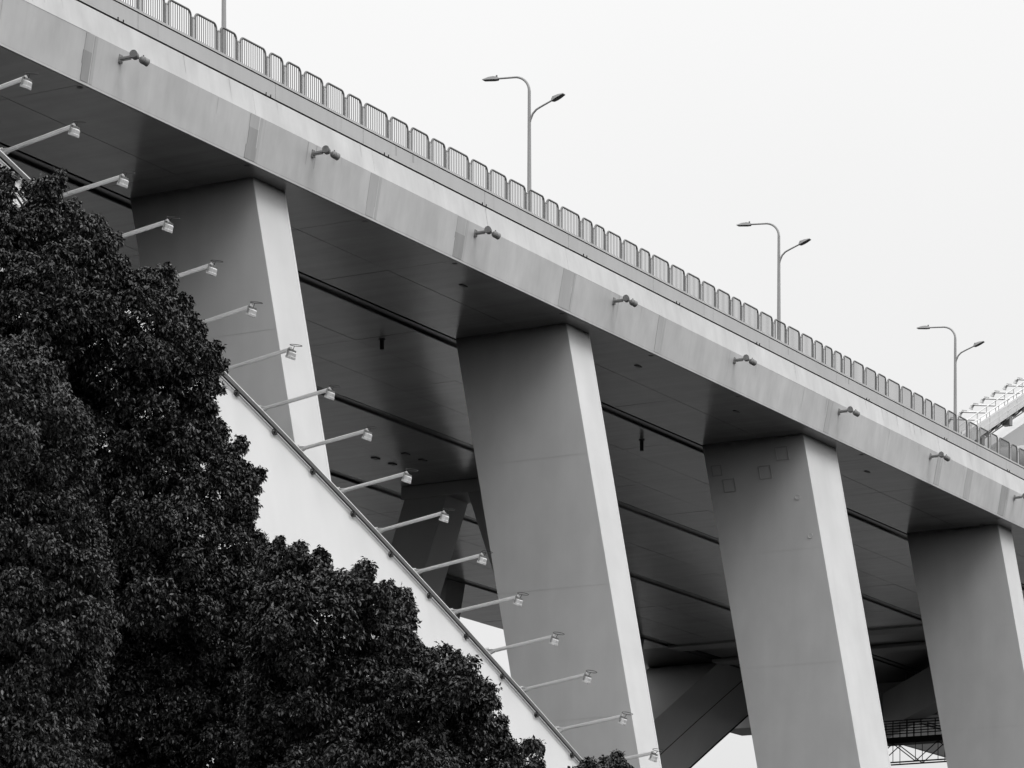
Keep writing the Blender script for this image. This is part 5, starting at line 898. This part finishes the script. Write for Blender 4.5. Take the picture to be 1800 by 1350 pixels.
for dv in (0.05, 1.0):
    mb = MB()
    for dh in (1.0, 1.4, 1.85):
        mb.tube([cp(u, dv, dh) for u in cu_], .045, 6)
    for u in cu_:
        mb.tube([cp(u, dv, .5), cp(u, dv, 1.9)], .04, 6)
    cpart(mb, 'handrail', M['rib'])
for u in cu_:
    mb = MB()
    mb.hexa([cp(u, 0, -.35), cp(u + .5, 0, -.35), cp(u + .5, .9, .3), cp(u, .9, .3), cp(u, 0, .48), cp(u + .5, 0, .48), cp(u + .5, .9, .48), cp(u, .9, .48)])
    cpart(mb, 'support_bracket', M['spot'])
for ua, ub in zip(cu_[:-1], cu_[1:]):          # pale infill sheets between the railing posts
    mb = MB()
    a, b, c, e = cp(ua + .06, 1.03, .66), cp(ub - .06, 1.03, .66), cp(ub - .06, 1.03, 1.5), cp(ua + .06, 1.03, 1.5)
    t = Vector((0, .015, 0))
    mb.hexa([a, b, b + t, a + t, e, c, c + t, e + t])
    cpart(mb, 'infill_panel', M['white'])
for dv, dh, r in ((.12, -.05, .06), (.12, -.35, .05)):
    mb = MB()
    mb.tube([cp(u, dv, dh) for u in cu_], r, 6)
    cpart(mb, 'service_pipe', M['spot'])
for u in (236.0, 240.6):
    mb = MB()
    c = cp(u, .45, -.1)
    mb.box(c.x - .3, c.x + .3, c.y - .3, c.y + .3, c.z - .3, c.z + .45)
    cpart(mb, 'junction_box', M['spot'])

# ---------------------------------------------------------------- trees
def leaves(lumps, name, mat, parent, seed, per_m2, size):
    g = np.random.default_rng(seed)
    L = np.array(lumps)
    cs = []; ns = []; br = []
    for x, y, zc, r in L:
        n = max(18, int(4 * math.pi * r * r * per_m2))
        d = g.normal(size=(n, 3)); d[:, 2] += .35
        d /= np.linalg.norm(d, axis=1, keepdims=True)
        rad = r * (.96 - .45 * g.random((n, 1)) ** 2.2) * (1 + .16 * np.sin(d[:, :1] * 5 + x * 3) * np.sin(d[:, 1:2] * 6 + y) )
        p = np.array([x, y, zc]) + d * rad * np.array([1, 1, .88])
        cs.append(p); ns.append(d); br.append(np.full(n, g.uniform(.75, 1.25)))
    c = np.concatenate(cs); n = np.concatenate(ns); b = np.concatenate(br)
    K = 8                                      # leaves in the whorl at each twig end
    N = len(c)
    ax = n + np.array([0, 0, .25]) + g.normal(size=(N, 3)) * .35
    ax /= np.linalg.norm(ax, axis=1, keepdims=True)
    ref = np.tile([0.3, .2, 1.0], (N, 1)) + g.normal(size=(N, 3)) * .2
    e1 = np.cross(ax, ref); e1 /= np.linalg.norm(e1, axis=1, keepdims=True)
    e2 = np.cross(ax, e1)
    ang = (np.arange(K) / K * 2 * np.pi)[None, :] + g.random((N, K)) * .9 + g.random((N, 1)) * 6.3
    dr = (np.cos(ang)[..., None] * e1[:, None] + np.sin(ang)[..., None] * e2[:, None]) * .9 + ax[:, None] * g.uniform(-.15, .7, (N, K, 1))
    dr[..., 2] -= g.uniform(.4, 1.3, (N, K))   # droop
    dr += g.normal(size=dr.shape) * .22
    dr /= np.linalg.norm(dr, axis=2, keepdims=True)
    ln = size * g.uniform(.65, 1.25, (N, K, 1)); wd = ln * g.uniform(.20, .28, (N, K, 1))
    up = np.array([0, 0, 1.0]) + g.normal(size=dr.shape) * .5
    sd = np.cross(dr, up); sd /= np.linalg.norm(sd, axis=2, keepdims=True)
    nn = np.cross(sd, dr)
    base = c[:, None] + dr * ln * .12 + ax[:, None] * g.uniform(-.05, .03, (N, K, 1))
    v0 = base; v1 = base + dr * ln * .45 + sd * wd + nn * wd * .35; v3 = base + dr * ln * .45 - sd * wd + nn * wd * .35
    v2 = base + dr * ln - nn * ln * .10
    V = np.stack([v0, v1, v2, v3], 2).reshape(-1, 3)
    F = len(V) // 4
    q = np.arange(F) * 4
    idx = np.stack([q, q + 1, q + 2, q, q + 2, q + 3], 1).reshape(-1)
    me = bpy.data.meshes.new(name)
    me.vertices.add(len(V)); me.vertices.foreach_set('co', V.astype(np.float32).ravel())
    me.loops.add(len(idx)); me.loops.foreach_set('vertex_index', idx.astype(np.int32))
    me.polygons.add(F * 2)
    me.polygons.foreach_set('loop_start', (np.arange(F * 2) * 3).astype(np.int32))
    me.update(calc_edges=True)
    at = me.attributes.new('tone', 'FLOAT', 'POINT')
    tone = np.repeat((b[:, None] * g.uniform(.6, 1.5, (N, K))).reshape(-1), 4)
    at.data.foreach_set('value', tone.astype(np.float32))
    me.materials.append(mat)
    o = bpy.data.objects.new(name, me); col.objects.link(o); o.parent = parent
    o.matrix_parent_inverse = Matrix.Translation(-Vector(parent.location))
    return F

def tree(name, label, lumps, trunk, seed, mat, per_m2, size, r0):
    t = thing(name, label, 'tree', (trunk[0], trunk[1], 0), 'broadleaf trees in front of the bridge')
    g = random.Random(seed)
    F = leaves(lumps, 'crown', M[mat], t, seed, per_m2, size)
    top = max(l[2] for l in lumps)
    mb = MB()
    p = Vector((trunk[0], trunk[1], 0)); pts = [p.copy()]; H = top - 1.2
    for k in range(1, 9):
        pts.append(Vector((trunk[0] + g.uniform(-.15, .15), trunk[1] + g.uniform(-.15, .15), H * k / 8)))
    mb.tube(pts, [r0 * (1.25 if k == 0 else 1 - .88 * k / 8) for k in range(9)], 9)
    o = mb.build('trunk', M['bark'], t); o.matrix_parent_inverse = Matrix.Translation(-Vector(t.location))
    for k, l in enumerate(sorted(lumps, key=lambda q: g.random())[:max(8, len(lumps) // 4)]):
        tgt = Vector(l[:3]); hz = max(1.2, min(H * .9, tgt.z - .45 * (Vector((tgt.x, tgt.y)) - Vector(trunk[:2])).length))
        s = hz / H * 8; i = min(int(s), 7); a = pts[i].lerp(pts[i + 1], s - i)
        mid = a.lerp(tgt, .5) + Vector((g.uniform(-.2, .2), g.uniform(-.2, .2), .25))
        mb = MB(); rr = r0 * (1 - .88 * s / 8) * .45
        mb.tube([a, mid, tgt], [rr, rr * .6, .015], 6)
        o = mb.build('limb', M['bark'], t); o.matrix_parent_inverse = Matrix.Translation(-Vector(t.location))
    return F
nf = tree('broadleaf_tree', 'tall dark broadleaf tree filling the left side, its top against the soffit', T1, (45.6, 33.6), 11, 'leaf', 160, .077, .42)
nf += tree('broadleaf_tree', 'dark broadleaf tree low in the middle, its rounded edge against the white rib', T2, (42.6, 26.2), 12, 'leaf', 165, .073, .30)
nf += tree('broadleaf_tree', 'paler nearer broadleaf tree at the left edge, in front of the tall dark one', T3, (36.6, 28.3), 13, 'leaf_light', 180, .068, .30)
nf += tree('broadleaf_tree', 'small treetop just peeping over the bottom edge below the rib end', T4, (45.8, 24.1), 14, 'leaf', 150, .08, .14)
print('leaves', nf)
